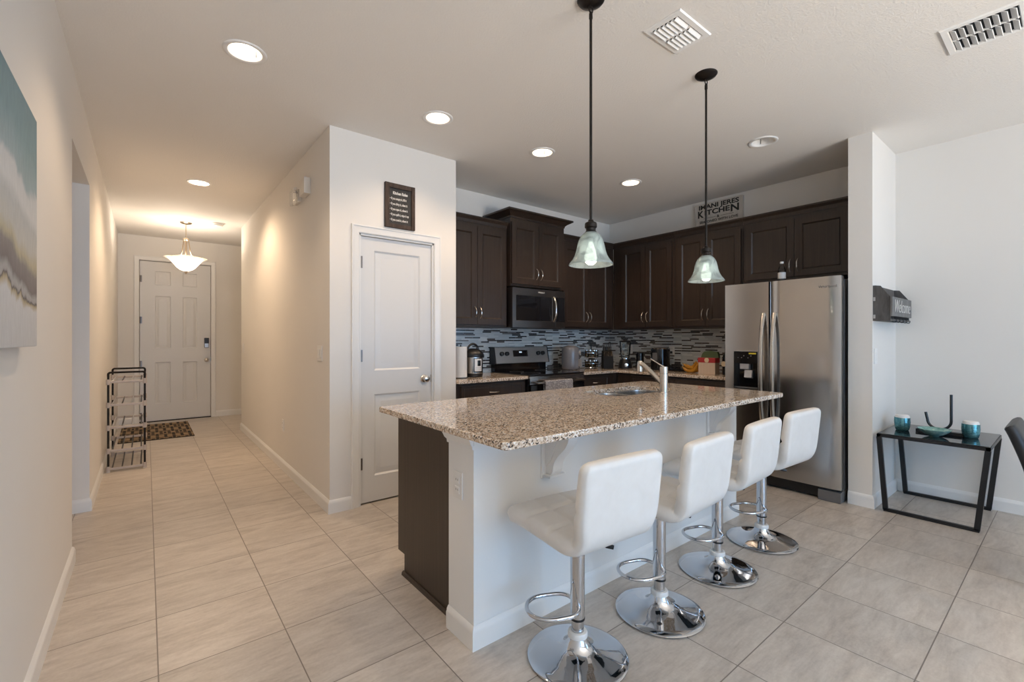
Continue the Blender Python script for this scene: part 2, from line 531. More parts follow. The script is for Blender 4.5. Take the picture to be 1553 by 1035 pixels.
def finish(o, mat, parent, local, smooth=35):
    me = o.data
    for m in (mat if isinstance(mat, (list, tuple)) else [mat]):
        me.materials.append(m)
    if smooth:
        me.shade_smooth()
        me.set_sharp_from_angle(angle=radians(smooth))
        if smooth <= 35:
            wn = o.modifiers.new('weighted_normals', 'WEIGHTED_NORMAL')
            wn.keep_sharp = True
            wn.weight = 100
    if parent is not None:
        o.parent = parent
        inv = ROOTS.get(parent.name)
        if inv is not None:
            if not local:
                me.transform(inv)
            ROOTS[o.name] = inv
    return o

def thing(name, label, cat, loc=(0, 0, 0), rz=0.0, group=None):
    o = bpy.data.objects.new(name, None)
    o.empty_display_size = 0.1
    COL.objects.link(o)
    o.location = loc
    o.rotation_euler = (0, 0, rz)
    ROOTS[o.name] = (Matrix.Translation(loc) @ Matrix.Rotation(rz, 4, 'Z')).inverted()
    return tag(o, label, cat, group)

def tag(o, label, cat, group=None):
    o['label'] = label
    o['category'] = cat
    if group: o['group'] = group
    return o

def recenter(o):
    xs = [v.co for v in o.data.vertices]
    lo = Vector([min(c[i] for c in xs) for i in range(3)]); hi = Vector([max(c[i] for c in xs) for i in range(3)])
    c = Vector(((lo.x + hi.x) / 2, (lo.y + hi.y) / 2, lo.z))
    o.data.transform(Matrix.Translation(-c))
    o.location = c
    return o

def solo(name, mb, mat, label, cat, group=None, smooth=35, keep=False):
    o = mb.build(name, mat, None, smooth=smooth)
    if not keep: recenter(o)
    return tag(o, label, cat, group)

def struct(name, mb, mat, parent=None, smooth=35):
    o = mb.build(name, mat, parent, smooth=smooth)
    o['kind'] = 'structure'
    return o

def dup(root, loc, rz=None, label=None, group=None):
    """copy a thing with its parts and sub-parts"""
    r = root.copy(); COL.objects.link(r)
    r.location = loc
    if rz is not None: r.rotation_euler = (0, 0, rz)
    if label: r['label'] = label
    if group: r['group'] = group
    def rec(src, dst):
        for ch in [c for c in src.children]:
            c = ch.copy(); COL.objects.link(c); c.parent = dst
            rec(ch, c)
    rec(root, r)
    return r

def text(name, body, size, mat, parent, mtx, depth=0.0008, align='CENTER', bold=0.0, sx=1.0, shear=0.0, local=False):
    cu = bpy.data.curves.new(name, 'FONT')
    cu.body = body; cu.size = size; cu.extrude = depth; cu.align_x = align; cu.align_y = 'CENTER'
    cu.offset = bold; cu.shear = shear
    cu.resolution_u = 3
    tmp = bpy.data.objects.new(name + '_tmp', cu)
    COL.objects.link(tmp)
    dg = bpy.context.evaluated_depsgraph_get()
    me = bpy.data.meshes.new_from_object(tmp.evaluated_get(dg))
    bpy.data.objects.remove(tmp)
    bpy.data.curves.remove(cu)
    me.name = name
    me.materials.clear()
    me.transform(Matrix.Scale(sx, 4, (1, 0, 0)))
    me.transform(mtx)
    o = bpy.data.objects.new(name, me)
    COL.objects.link(o)
    return finish(o, mat, parent, local, 0)

def facing_my(x, y, z):      # lettering that reads from -y
    return Matrix.Translation((x, y, z)) @ Matrix.Rotation(pi / 2, 4, 'X')
def facing_mx(x, y, z):      # lettering that reads from -x
    return Matrix.Translation((x, y, z)) @ Matrix.Rotation(-pi / 2, 4, 'Z') @ Matrix.Rotation(pi / 2, 4, 'X')

def arc(c, r, a0, a1, n, plane='xz'):
    out = []
    for i in range(n + 1):
        a = a0 + (a1 - a0) * i / n
        u, v = r * cos(a), r * sin(a)
        out.append({'xz': (c[0] + u, c[1], c[2] + v), 'yz': (c[0], c[1] + u, c[2] + v), 'xy': (c[0] + u, c[1] + v, c[2])}[plane])
    return out

def smoothpath(pts, k=6):
    """Catmull-Rom through points"""
    P = [Vector(p) for p in pts]
    P = [P[0] * 2 - P[1]] + P + [P[-1] * 2 - P[-2]]
    out = []
    for i in range(1, len(P) - 2):
        for j in range(k):
            t = j / k
            a, b, c, d = P[i - 1], P[i], P[i + 1], P[i + 2]
            out.append(tuple(0.5 * ((2 * b) + (c - a) * t + (2 * a - 5 * b + 4 * c - d) * t * t + (3 * b - a - 3 * c + d) * t ** 3)))
    out.append(tuple(P[-2]))
    return out

def frame_map(orient, plane):
    """(u, w, d) -> world; d is depth out of the face towards the room. 'y': face looks -y, 'x': face looks -x"""
    if orient == 'y':
        return lambda u, w, d: (u, plane - d, w)
    return lambda u, w, d: (plane - d, u, w)

def panel_slab(us, ws, cells, thick, loops, orient, plane, mb=None):
    """slab with its back on `plane`; cells (i, j) of the us x ws grid hold sunk or raised panels: loops of (inset, depth change)"""
    mb = mb or MB()
    mp = frame_map(orient, plane)
    bm = mb.bm
    V = {}
    def vt(u, w, d):
        k = (round(u, 5), round(w, 5), round(d, 5))
        if k not in V:
            V[k] = bm.verts.new(mp(u, w, d))
        return V[k]
    for i in range(len(us) - 1):
        for j in range(len(ws) - 1):
            u0, u1, w0, w1 = us[i], us[i + 1], ws[j], ws[j + 1]
            q = [(u0, w0), (u1, w0), (u1, w1), (u0, w1)]
            if (i, j) not in cells:
                mb._face([vt(a, b, thick) for a, b in q])
            else:
                prev = [vt(a, b, thick) for a, b in q]
                for ins, dd in loops:
                    cur = [vt(a, b, thick + dd) for a, b in ((u0 + ins, w0 + ins), (u1 - ins, w0 + ins), (u1 - ins, w1 - ins), (u0 + ins, w1 - ins))]
                    for k in range(4):
                        mb._face([prev[k], prev[(k + 1) % 4], cur[(k + 1) % 4], cur[k]])
                    prev = cur
                mb._face(prev)
    # sides and back
    per = [(u, ws[0]) for u in us] + [(us[-1], w) for w in ws[1:]] + [(u, ws[-1]) for u in reversed(us[:-1])] + [(us[0], w) for w in reversed(ws[1:-1])]
    n = len(per)
    bk = [vt(a, b, 0.0) for a, b in per]
    for k in range(n):
        a, b = per[k], per[(k + 1) % n]
        mb._face([vt(*a, thick), vt(*b, thick), bk[(k + 1) % n], bk[k]])
    mb._face(bk)
    return mb

CAB_LOOPS = [(0.003, -0.002), (0.012, -0.012), (0.016, -0.0125)]
def cab_door(u0, u1, w0, w1, orient, plane, parent, name='door', rail=0.058, mat=None):
    mb = panel_slab([u0, u0 + rail, u1 - rail, u1], [w0, w0 + rail, w1 - rail, w1], {(1, 1)}, 0.02, CAB_LOOPS, orient, plane)
    return mb.build(name, mat or M['wood'], parent, smooth=25)

def pull(u, w, orient, plane, parent, vertical=True, L=0.11, mat=None):
    """arched bar pull centred on (u, w)"""
    mp = frame_map(orient, plane)
    pts = []
    for i in range(13):
        t = -1 + 2 * i / 12
        d = 0.030 * (1 - abs(t) ** 2.6)
        o = t * L / 2
        pts.append(mp(u, w + o, d) if vertical else mp(u + o, w, d))
    rr = [0.0042 + 0.0022 * abs(-1 + 2 * i / 12) ** 6 for i in range(13)]
    return MB().tube(pts, rr, 8).build('handle', mat or M['nickel'], parent)
# ------------------------------------------------------------------ the room
XL, XR, YS, XF = -0.325, 4.88, 3.985, 4.88       # left wall, right wall, stove wall
HX, PY, PX = 1.03, 3.385, 2.09                   # hallway right wall, pantry front, pantry right edge

struct('floor', MB().box(-1.9, 5.1, -4.7, 9.1, -0.08, 0.0), M['floor'])

CANS = [(0.414, 2.807), (1.586, 2.806), (2.552, 2.785), (3.727, 2.78), (0.406, 5.437), (3.758, 1.556)]
def ceiling():
    mb = MB(); bm = mb.bm
    h, r = 0.095, 0.0815
    xs = sorted({-1.9, 5.1} | {round(c[0] + s * h, 4) for c in CANS for s in (-1, 1)})
    ys = sorted({-4.7, 9.1} | {round(c[1] + s * h, 4) for c in CANS for s in (-1, 1)})
    V = {}
    def vt(x, y, z=CEIL):
        k = (round(x, 4), round(y, 4), z)
        if k not in V: V[k] = bm.verts.new(k)
        return V[k]
    for i in range(len(xs) - 1):
        for j in range(len(ys) - 1):
            cx, cy = (xs[i] + xs[i + 1]) / 2, (ys[j] + ys[j + 1]) / 2
            can = next((c for c in CANS if xs[i] >= c[0] - h - 1e-3 and xs[i + 1] <= c[0] + h + 1e-3 and ys[j] >= c[1] - h - 1e-3 and ys[j + 1] <= c[1] + h + 1e-3), None)
            if can is None:
                mb._face([vt(xs[i], ys[j]), vt(xs[i], ys[j + 1]), vt(xs[i + 1], ys[j + 1]), vt(xs[i + 1], ys[j])])
    for c in CANS:
        n = 32
        ci, sq = [], []
        for k in range(n):
            a = 2 * pi * k / n
            ci.append(vt(c[0] + r * cos(a), c[1] + r * sin(a)))
            m = max(abs(cos(a)), abs(sin(a)))
            sq.append(vt(c[0] + h * cos(a) / m, c[1] + h * sin(a) / m))
        for k in range(n):
            mb._face([ci[k], sq[k], sq[(k + 1) % n], ci[(k + 1) % n]])
    # upper side of the slab
    mb.box(-1.9, 5.1, -4.7, 9.1, CEIL + 0.16, CEIL + 0.20)
    return mb
struct('ceiling', ceiling(), M['ceiling'])

# left wall with the cased opening to a side passage
OP0, OP1, OPZ = 3.535, 4.54, 2.385
struct('wall_left', MB().box(XL - 0.12, XL, -4.6, OP0, 0, CEIL).box(XL - 0.12, XL, OP1, 8.9, 0, CEIL).box(XL - 0.12, XL, OP0, OP1, OPZ, CEIL), M['wall'])
struct('wall_passage', MB().box(-1.75, XL - 0.12, OP0 - 0.12, OP0, 0, CEIL).box(-1.75, XL - 0.12, OP1, OP1 + 0.12, 0, CEIL)
       .box(-1.87, -1.75, OP0 - 0.12, OP1 + 0.12, 0, CEIL).box(-1.75, XL - 0.12, OP0, OP1, OPZ, OPZ + 0.1), M['wall'])
# entry wall with the front door opening
DX0, DX1, DZ = -0.082, 0.813, 2.437
struct('wall_front', MB().box(XL, DX0, 8.77, 8.90, 0, CEIL).box(DX1, 2.4, 8.77, 8.90, 0, CEIL).box(DX0, DX1, 8.77, 8.90, DZ, CEIL)
       .box(DX0 - 0.02, DX1 + 0.02, 8.90, 8.93, 0, DZ + 0.02), M['wall'])
struct('wall_hall', MB().box(HX, HX + 0.12, PY + 0.12, 7.30, 0, CEIL).box(HX + 0.12, 2.3, 7.18, 7.30, 0, CEIL).box(2.3, 2.42, 7.18, 8.77, 0, CEIL), M['wall'])
# pantry front with its door opening, and the pantry side
PD0, PD1, PDZ = 1.245, 1.872, 2.052
struct('wall_pantry', MB().box(HX, PD0, PY, PY + 0.12, 0, CEIL).box(PD1, PX, PY, PY + 0.12, 0, CEIL).box(PD0, PD1, PY, PY + 0.12, PDZ, CEIL)
       .box(PX - 0.12, PX, PY + 0.12, YS, 0, CEIL).box(PD0 - 0.02, PD1 + 0.02, PY + 0.121, PY + 0.14, 0, PDZ + 0.02), M['wall'])
struct('wall_kitchen', MB().box(PX - 0.12, XR, YS, YS + 0.12, 0, CEIL), M['wall'])
struct('wall_right', MB().box(XR, XR + 0.12, -1.55, YS + 0.12, 0, CEIL).box(XR, XR + 0.12, -4.6, -3.25, 0, CEIL)
       .box(XR, XR + 0.12, -3.25, -1.55, 0, 0.70).box(XR, XR + 0.12, -3.25, -1.55, 2.20, CEIL), M['wall'])
struct('wall_stub', MB().box(4.205, XR, 0.97, 1.12, 0, CEIL), M['wall'])
# living room end behind the camera: wide sliding doors
struct('wall_living', MB().box(XL - 0.12, 0.0, -4.72, -4.6, 0, CEIL).box(3.5, XR + 0.12, -4.72, -4.6, 0, CEIL).box(0.0, 3.5, -4.72, -4.6, 2.36, CEIL), M['wall'])
w1 = struct('window_1', MB().box(0.0, 3.5, -4.70, -4.62, 2.30, 2.36).box(0.0, 3.5, -4.70, -4.62, 0, 0.06).box(0.0, 0.15, -4.70, -4.62, 0.06, 2.30)
            .box(3.35, 3.5, -4.70, -4.62, 0.06, 2.30).box(0.95, 1.35, -4.70, -4.62, 0.06, 2.30).box(2.15, 2.55, -4.70, -4.62, 0.06, 2.30), M['trim'])
struct('pane', MB().box(0.15, 3.35, -4.665, -4.660, 0.06, 2.30), M['glass'], w1)
w2 = struct('window_2', MB().box(4.90, 4.98, -3.25, -1.55, 0.70, 0.76).box(4.90, 4.98, -3.25, -1.55, 2.14, 2.20).box(4.90, 4.98, -3.25, -3.19, 0.76, 2.14)
            .box(4.90, 4.98, -1.61, -1.55, 0.76, 2.14).box(4.90, 4.98, -3.19, -1.61, 1.42, 1.48), M['trim'])
struct('pane', MB().box(4.938, 4.942, -3.19, -1.61, 0.76, 2.14), M['glass'], w2)

# baseboards: a plank with a moulded top edge, swept along each wall
BH, BT = 0.095, 0.014
def base_run(mb, *path):
    """mitred sweep: each stop is (x, y, nx, ny), the n pointing into the room"""
    prof = [(0, 0), (BT, 0), (BT, BH * .72), (BT * .75, BH * .80), (BT * .75, BH * .86), (BT * .35, BH * .96), (0.0, BH)]
    mb.rings([[(x + nx * d, y + ny * d, z) for d, z in prof] for x, y, nx, ny in path])
    return mb
b = MB(); base_run(b, (XL, -4.6, 1, 0), (XL, OP0, 1, 1), (-1.7, OP0, 0, 1)); base_run(b, (-1.7, OP1, 0, -1), (XL, OP1, 1, -1), (XL, 8.77, 1, 0))
struct('baseboard_left', b, M['trim'])
b = MB(); base_run(b, (1.184, PY, 0, -1), (HX, PY, -1, -1), (HX, 7.30, -1, 1), (2.3, 7.30, 0, 1)); base_run(b, (1.933, PY, 0, -1), (PX, PY, 0, -1))
struct('baseboard_hall', b, M['trim'])
b = MB(); base_run(b, (XL, 8.77, 0, -1), (DX0 - .062, 8.77, 0, -1)); base_run(b, (DX1 + .062, 8.77, 0, -1), (2.3, 8.77, 0, -1))
struct('baseboard_front', b, M['trim'])
b = MB(); base_run(b, (XR, -4.6, -1, 0), (XR, 0.97, -1, -1), (4.205, 0.97, -1, -1), (4.205, 1.12, -1, 0))
struct('baseboard_right', b, M['trim'])

# door casings
def casing(name, x0, x1, zt, y, w=0.060):
    mb = MB()
    prof = [(0.0, 0.0), (0.0, 0.008), (0.006, 0.012), (0.012, 0.010), (0.030, 0.013), (0.044, 0.017), (0.050, 0.022), (0.058, 0.022), (0.060, 0.018), (0.060, 0.0)]
    # profile runs outwards from the opening; sweep left leg, head, right leg with mitres
    path = [((x0, 0), (-1, 0)), ((x0, zt), (-1, 1)), ((x1, zt), (1, 1)), ((x1, 0), (1, 0))]
    mb.rings([[(p[0] + o * dr[0], y - d, p[1] + o * dr[1]) for o, d in prof] for p, dr in path])
    return struct(name, mb, M['trim'])
casing('trim_1', PD0 - 0.002, PD1 + 0.002, PDZ + 0.002, PY)
casing('trim_2', DX0 - 0.002, DX1 + 0.002, DZ + 0.002, 8.77)
struct('trim_3', MB().box(PD0 - .001, PD0 + 0.012, PY + 0.0, PY + 0.12, 0, PDZ).box(PD1 - 0.012, PD1 + .001, PY + 0.0, PY + 0.12, 0, PDZ).box(PD0, PD1, PY, PY + 0.12, PDZ - 0.012, PDZ + .001)
       , M['trim'])

MOULD = [(0.012, -0.011), (0.020, -0.012), (0.052, -0.003), (0.056, -0.003)]
MOULD6 = [(0.010, -0.010), (0.020, -0.012), (0.048, -0.003), (0.052, -0.003)]
# pantry door: two moulded panels
dx0, dx1 = PD0 + 0.014, PD1 - 0.014
d1 = struct('door_1', panel_slab([dx0, 1.368, 1.757, dx1], [0.012, 0.205, 0.832, 1.015, 1.938, 2.036], {(1, 1), (1, 3)}, 0.035, MOULD, 'y', PY + 0.055), M['door'], smooth=25)
def hinge(parent, x, y, z, h=0.09):
    return struct('hinge', MB().cyl((x, y, z - h / 2), 0.007, h, 12, 'z', 0.002).box(x, x + 0.02, y + 0.001, y + 0.003, z - h / 2, z + h / 2), M['steel_dark'], parent)
for z in (0.31, 1.13, 1.84):
    hinge(d1, dx0 - 0.004, PY + 0.012, z)
def knob(parent, x, y, z, s=1.0):
    mb = MB().lathe([(0.0, 0), (0.031 * s, 0.0), (0.033 * s, -0.004), (0.028 * s, -0.010), (0.012 * s, -0.013), (0.011 * s, -0.026), (0.020 * s, -0.032), (0.027 * s, -0.042),
                     (0.028 * s, -0.050), (0.022 * s, -0.059), (0.010 * s, -0.063), (0, -0.064)], (x, y, z), 24, 'y')
    return struct('door_knob', mb, M['nickel'], parent)
knob(d1, 1.795, PY + 0.020, 0.930)
struct('latch_plate', MB().box(1.852, 1.858, PY + 0.012, PY + 0.055, 0.90, 0.96), M['nickel'], d1)

# front door: six panels, keypad lock, knob
fx0, fx1 = DX0 + 0.006, DX1 - 0.006
d2 = struct('door_2', panel_slab([fx0, 0.102, 0.295, 0.443, 0.630, fx1], [0.014, 0.268, 0.902, 1.115, 1.912, 2.076, 2.288, 2.43],
            {(1, 1), (3, 1), (1, 3), (3, 3), (1, 5), (3, 5)}, 0.045, MOULD6, 'y', 8.835), M['door'], smooth=25)
for z in (0.10, 0.88, 1.54, 2.16):
    hinge(d2, fx0 + 0.004, 8.782, z, 0.10)
knob(d2, 0.752, 8.79, 0.918)
kp = struct('keypad_lock', MB().box(0.722, 0.786, 8.762, 8.79, 1.115, 1.275, 0.008), M['blackplastic'], d2)
struct('keypad_cover', MB().box(0.727, 0.781, 8.756, 8.762, 1.12, 1.185, 0.003), M['silverpl'], kp)
struct('edge_guard', MB().box(0.80, 0.812, 8.765, 8.79, 0.905, 0.945), M['nickel'], d2)
struct('threshold', MB().box(DX0, DX1, 8.77, 8.84, 0.0, 0.013), M['bronze'], d2)
# ------------------------------------------------------------------ kitchen cabinets
CT = 0.90          # worktop height
def crown(parent, orient, u0, u1, plane, z, h=0.07, out=0.045, ret0=None, ret1=None):
    """cove moulding along a cabinet run; returns at the ends when given a depth to run back to"""
    prof = [(0, 0), (0.006, 0), (0.008, h * .22), (out * .35, h * .45), (out * .75, h * .66), (out * .85, h * .74), (out, h * .78), (out, h), (0, h)]
    mp = frame_map(orient, plane)
    mb = MB()
    path = []
    if ret0 is not None: path.append((u0, ret0, -1, 0))
    path.append((u0, None, -1 if ret0 is not None else 0, 1))
    path.append((u1, None, 1 if ret1 is not None else 0, 1))
    if ret1 is not None: path.append((u1, ret1, 1, 0))
    rg = []
    for u, back, su, sd in path:
        ring = []
        for d, dz in prof:
            base = 0.0 if back is None else back
            ring.append(mp(u + su * d, z + dz, base + sd * d))
        rg.append(ring)
    return mb.rings(rg).build('crown', M['wood'], parent, smooth=25)

def upper(label, orient, u0, u1, wallp, depth, z0, z1, splits, crown_args=None, handles=True, fill0=0.0, fill1=0.0, group='espresso wall cabinets'):
    """wall cabinet; wallp is the wall plane, splits the door edges"""
    plane = wallp - depth
    mid = (u0 + u1) / 2
    loc = (mid, plane + depth / 2, z0) if orient == 'y' else (plane + depth / 2, mid, z0)
    t = thing('wall_cabinet', label, 'cabinet', loc, 0, group)
    mb = MB()
    if orient == 'y': mb.box(u0, u1, plane, wallp, z0, z1, 0.0015, 1)
    else: mb.box(plane, wallp, u0, u1, z0, z1, 0.0015, 1)
    mb.build('body', M['wood'], t)
    n = len(splits) - 1
    for i in range(n):
        a, b_ = splits[i] + 0.002, splits[i + 1] - 0.002
        d = cab_door(a, b_, z0 + 0.025, z1 - 0.055, orient, plane - 0.001, t)
        if handles:
            # handles sit at the meeting stiles
            u = (b_ - 0.028) if i % 2 == 0 else (a + 0.028)
            if orient == 'x': u = (b_ - 0.028) if i % 2 == 0 else (a + 0.028)
            pull(u, z0 + 0.025 + (0.115 if z1 - z0 > 0.7 else 0.10), orient, plane - 0.021, d)
    if crown_args: crown(t, orient, *crown_args)
    return t

UZ0, UZ1 = 1.372, 2.395
g = 'espresso wall cabinets'
upper('dark espresso wall cabinet between pantry wall and the raised microwave cabinet', 'y', 2.095, 2.862, YS, 0.325, UZ0, UZ1, [2.12, 2.490, 2.845], (2.095, 2.862, YS - 0.325, UZ1 - 0.02, 0.065, 0.032))
upper('dark espresso wall cabinet mounted higher, above the microwave', 'y', 2.865, 3.625, YS, 0.385, 1.795, 2.50, [2.868, 3.229, 3.575], (2.865, 3.625, YS - 0.385, 2.487, 0.078, 0.075, -0.385, -0.385))
upper('dark espresso corner wall cabinet right of the microwave', 'y', 3.628, 4.555, YS, 0.325, UZ0, UZ1, [3.655, 4.064, 4.452], (3.628, 4.60, YS - 0.325, UZ1 - 0.02, 0.065, 0.032))
upper('dark espresso wall cabinet on the fridge wall nearest the corner', 'x', 2.808, 3.655, XR, 0.325, UZ0, UZ1, [2.835, 3.180, 3.520], (2.808, 3.70, XR - 0.325, UZ1 - 0.02, 0.065, 0.032))
upper('dark espresso wall cabinet behind the right hanging lamp, beside the fridge', 'x', 2.066, 2.805, XR, 0.325, UZ0, UZ1, [2.082, 2.442, 2.775], (2.066, 2.805, XR - 0.325, UZ1 - 0.02, 0.065, 0.032))
upper('short dark espresso wall cabinet over the fridge', 'x', 1.128, 2.063, XR, 0.325, 1.795, UZ1, [1.20, 1.612, 2.045], (1.128, 2.063, XR - 0.325, UZ1 - 0.02, 0.065, 0.032))

def base_cab(label, orient, u0, u1, wallp, depth, splits, drawers=True, end=None):
    plane = wallp - depth
    mid = (u0 + u1) / 2
    t = thing('base_cabinet', label, 'cabinet', (mid, plane + depth / 2, 0) if orient == 'y' else (plane + depth / 2, mid, 0), 0, 'espresso base cabinets')
    mb = MB()
    def bx(m, a, b_, p, q, z0, z1):
        return m.box(a, b_, p, q, z0, z1) if orient == 'y' else m.box(p, q, a, b_, z0, z1)
    bx(mb, u0, u1, plane, wallp, 0.105, CT - 0.033)
    mb.build('body', M['wood'], t)
    bx(MB(), u0, u1, plane + 0.07, wallp, 0.0, 0.105).build('toe_kick', M['wood'], t)
    for i in range(len(splits) - 1):
        a, b_ = splits[i] + 0.002, splits[i + 1] - 0.002
        if drawers:
            dr = panel_slab([a, a + .03, b_ - .03, b_], [0.715, 0.735, 0.825, 0.845], {(1, 1)}, 0.02, [(0.004, -0.003), (0.012, -0.001)], orient, plane - .001).build('drawer', M['wood'], t)
            pull((a + b_) / 2, 0.775, orient, plane - 0.021, dr, False)
        d = cab_door(a, b_, 0.13, 0.70, orient, plane - 0.001, t)
        pull((b_ - 0.03) if i % 2 == 0 else (a + .03), 0.62, orient, plane - 0.021, d)
    return t
base_cab('dark base cabinet left of the stove, drawer under the pressure cooker', 'y', 2.095, 2.868, YS - .003, 0.607, [2.125, 2.845])
base_cab('dark base cabinet right of the stove, running into the corner', 'y', 3.652, 4.262, YS - .003, 0.607, [3.675, 4.10])
base_cab('dark base cabinet along the fridge wall under the bananas', 'x', 2.05, 3.37, XR - .003, 0.607, [2.07, 2.62, 3.17], True)

def slab_poly(mb, poly, z0, z1, r=0.006):
    """worktop from a polygon outline with eased edges"""
    def inset(d):
        n = len(poly); out = []
        for i in range(n):
            p0, p1, p2 = Vector(poly[i - 1]), Vector(poly[i]), Vector(poly[(i + 1) % n])
            e1 = (p1 - p0).normalized(); e2 = (p2 - p1).normalized()
            n1 = Vector((-e1.y, e1.x)); n2 = Vector((-e2.y, e2.x))
            k = n1 + n2
            k = k / max(0.3, k.dot(n1))
            out.append(p1 + k * d)
        return out
    rg = []
    for d, z in ((r, z0), (r * .3, z0 + r * .3), (0, z0 + r), (0, z1 - r), (r * .3, z1 - r * .3), (r, z1)):
        rg.append([(q.x, q.y, z) for q in inset(d)])
    return mb.rings(rg)
def counter(name, poly, label):
    return solo(name, slab_poly(MB(), poly, CT - 0.032, CT), M['granite'], label, 'countertop')
counter('countertop', [(2.092, 3.335), (2.872, 3.335), (2.872, YS - .010), (2.092, YS - .010)], 'short speckled granite worktop left of the stove')
counter('countertop', [(3.648, 3.335), (4.235, 3.335), (4.235, 2.04), (XR - .010, 2.04), (XR - .010, YS - .010), (3.648, YS - .010)], 'L-shaped speckled granite worktop in the kitchen corner')

b = solo('backsplash', MB().box(2.092, XR - 0.010, YS - 0.008, YS - .0005, CT + .001, UZ0 - .001), M['mosaic'], 'pale and dark strip mosaic backsplash behind the stove', 'backsplash', keep=True)
b = solo('backsplash', MB().box(XR - 0.008, XR - .0005, 2.04, YS - 0.0085, CT + .001, UZ0 - .001), M['mosaic'], 'pale and dark strip mosaic backsplash beside the fridge, behind the bananas', 'backsplash', keep=True)

# ------------------------------------------------------------------ stove
SX0, SX1, SF = 2.879, 3.641, 3.325
st = thing('stove', 'stainless and black electric stove with knobs on its raised back panel', 'stove', ((SX0 + SX1) / 2, 3.65, 0))
MB().box(SX0, SX1, SF + .02, YS - .012, 0.02, CT - .004).build('body', M['blackplastic'], st)
MB().box(SX0 - .002, SX1 + .002, SF - .012, YS - .10, CT - .004, CT + .010, 0.004).build('cooktop', M['blackglass'], st)
# front rail under the cooktop, oven door, drawer
MB().box(SX0, SX1, SF - .010, SF + .02, CT - .085, CT - .006, 0.004).build('front_rail', M['steel'], st)
od = MB().box(SX0 + .004, SX1 - .004, SF - .018, SF + .019, 0.245, CT - .092, 0.006).build('oven_door', M['blackgloss'], st)
hd = MB().tube([(SX0 + .05, SF - .062, 0.868 - .035), (SX1 - .05, SF - .062, 0.868 - .035)], 0.0125, 14).box(SX0 + .045, SX0 + .075, SF - .062, SF - .015, 0.822, 0.844, .003).box(SX1 - .075, SX1 - .045, SF - .062, SF - .015, 0.822, 0.844, .003).build('oven_handle', M['steel'], od)
MB().box(SX0 + .004, SX1 - .004, SF - .014, SF + .019, 0.06, 0.238, 0.006).build('storage_drawer', M['steel'], st)
# back panel: black riser, slanted stainless control face
MB().prism([(3.90, CT + .008), (3.965, CT + .008), (3.965, 1.150), (3.905, 1.150)], SX0 + .012, SX1 - .012, 'x').build('back_riser', M['blackgloss'], st)
bp = MB().prism([(3.862, 0.995), (3.90, 0.988), (3.962, 0.988), (3.962, 1.168), (3.905, 1.168), (3.895, 1.163)], SX0, SX1, 'x').build('control_panel', M['panelsteel'], st)
mbe = MB().prism([(3.858, 0.991), (3.968, 0.984), (3.968, 1.172), (3.903, 1.172), (3.893, 1.166)], SX0 - .008, SX0 + .004, 'x')
mbe.build('end_cap', M['blackplastic'], bp)
MB().prism([(3.858, 0.991), (3.968, 0.984), (3.968, 1.172), (3.903, 1.172), (3.893, 1.166)], SX1 - .004, SX1 + .008, 'x').build('end_cap', M['blackplastic'], bp)
def on_slant(x, w):    # point on the slanted face at height w
    t = (w - 0.995) / (1.163 - 0.995)
    return (x, 3.862 + t * 0.033, w)
SL = -math.atan2(0.033, 0.168)
for kx in (SX0 + .085, SX0 + .155, SX1 - .155, SX1 - .085):
    p = on_slant(kx, 1.095)
    kb = MB().lathe([(0, 0), (0.024, 0), (0.024, -.012), (0.021, -.026), (0.010, -.030), (0, -.030)], p, 24, 'y').box(kx - .004, kx + .004, p[1] - .034, p[1] - .012, p[2] - .019, p[2] + .019, .002)
    kb.rot(SL, 'X', p).build('knob', M['blackplastic'], bp)
p = on_slant(3.23, 1.098)
dp = MB().box(p[0] - .105, p[0] + .105, p[1] - .003, p[1] + .010, p[2] - .035, p[2] + .035, .002).rot(SL, 'X', p).build('display', M['blackglass'], bp)
MB().box(p[0] - .018, p[0] + .018, p[1] - .0045, p[1], p[2] + .006, p[2] + .020).rot(SL, 'X', p).build('clock_digits', M['display'], dp)
for bx_, by_, br_ in ((3.05, 3.50, .10), (3.46, 3.50, .085), (3.06, 3.74, .075), (3.45, 3.74, .10)):
    MB().lathe([(br_, 0), (br_, .0006), (br_ - .004, .0006), (br_ - .004, 0)], (bx_, by_, CT + .010), 40).build('burner_ring', M['greyplastic'], st)

# towel over the oven handle
def towel():
    mb = MB(); x0, x1 = 3.02, 3.395
    prof = [(SF - .046, 0.60), (SF - .047, 0.70), (SF - .047, 0.82), (SF - .050, 0.842), (SF - .062, 0.849), (SF - .074, 0.842), (SF - .078, 0.82), (SF - .079, 0.70), (SF - .080, 0.56)]
    nx = 16
    g1 = []; g2 = []
    for k, (y, z) in enumerate(prof):
        ra, rb = [], []
        for i in range(nx + 1):
            u = i / nx
            wv = 0.003 * sin(u * 17) * (abs(k - 4) / 4)
            wv = min(wv, 0.0) if k > 4 else max(wv, 0)
            x = x0 + (x1 - x0) * u
            ra.append((x, y + wv, z)); 
            n = (0, 0.004) if k < 3 else (0, -.004) if k > 5 else (0, 0)
            rb.append((x, y + wv + (0.003 if k < 4 else -0.003 if k > 4 else 0), z + (0.004 if 3 <= k <= 5 else 0)))
        g1.append(ra); g2.append(rb)
    mb.rings([a + list(reversed(b_)) for a, b_ in zip(g1, g2)], True)
    return mb
solo('dish_towel', towel(), M['towel'], 'grey and white spotted dish towel hung over the oven handle', 'towel')

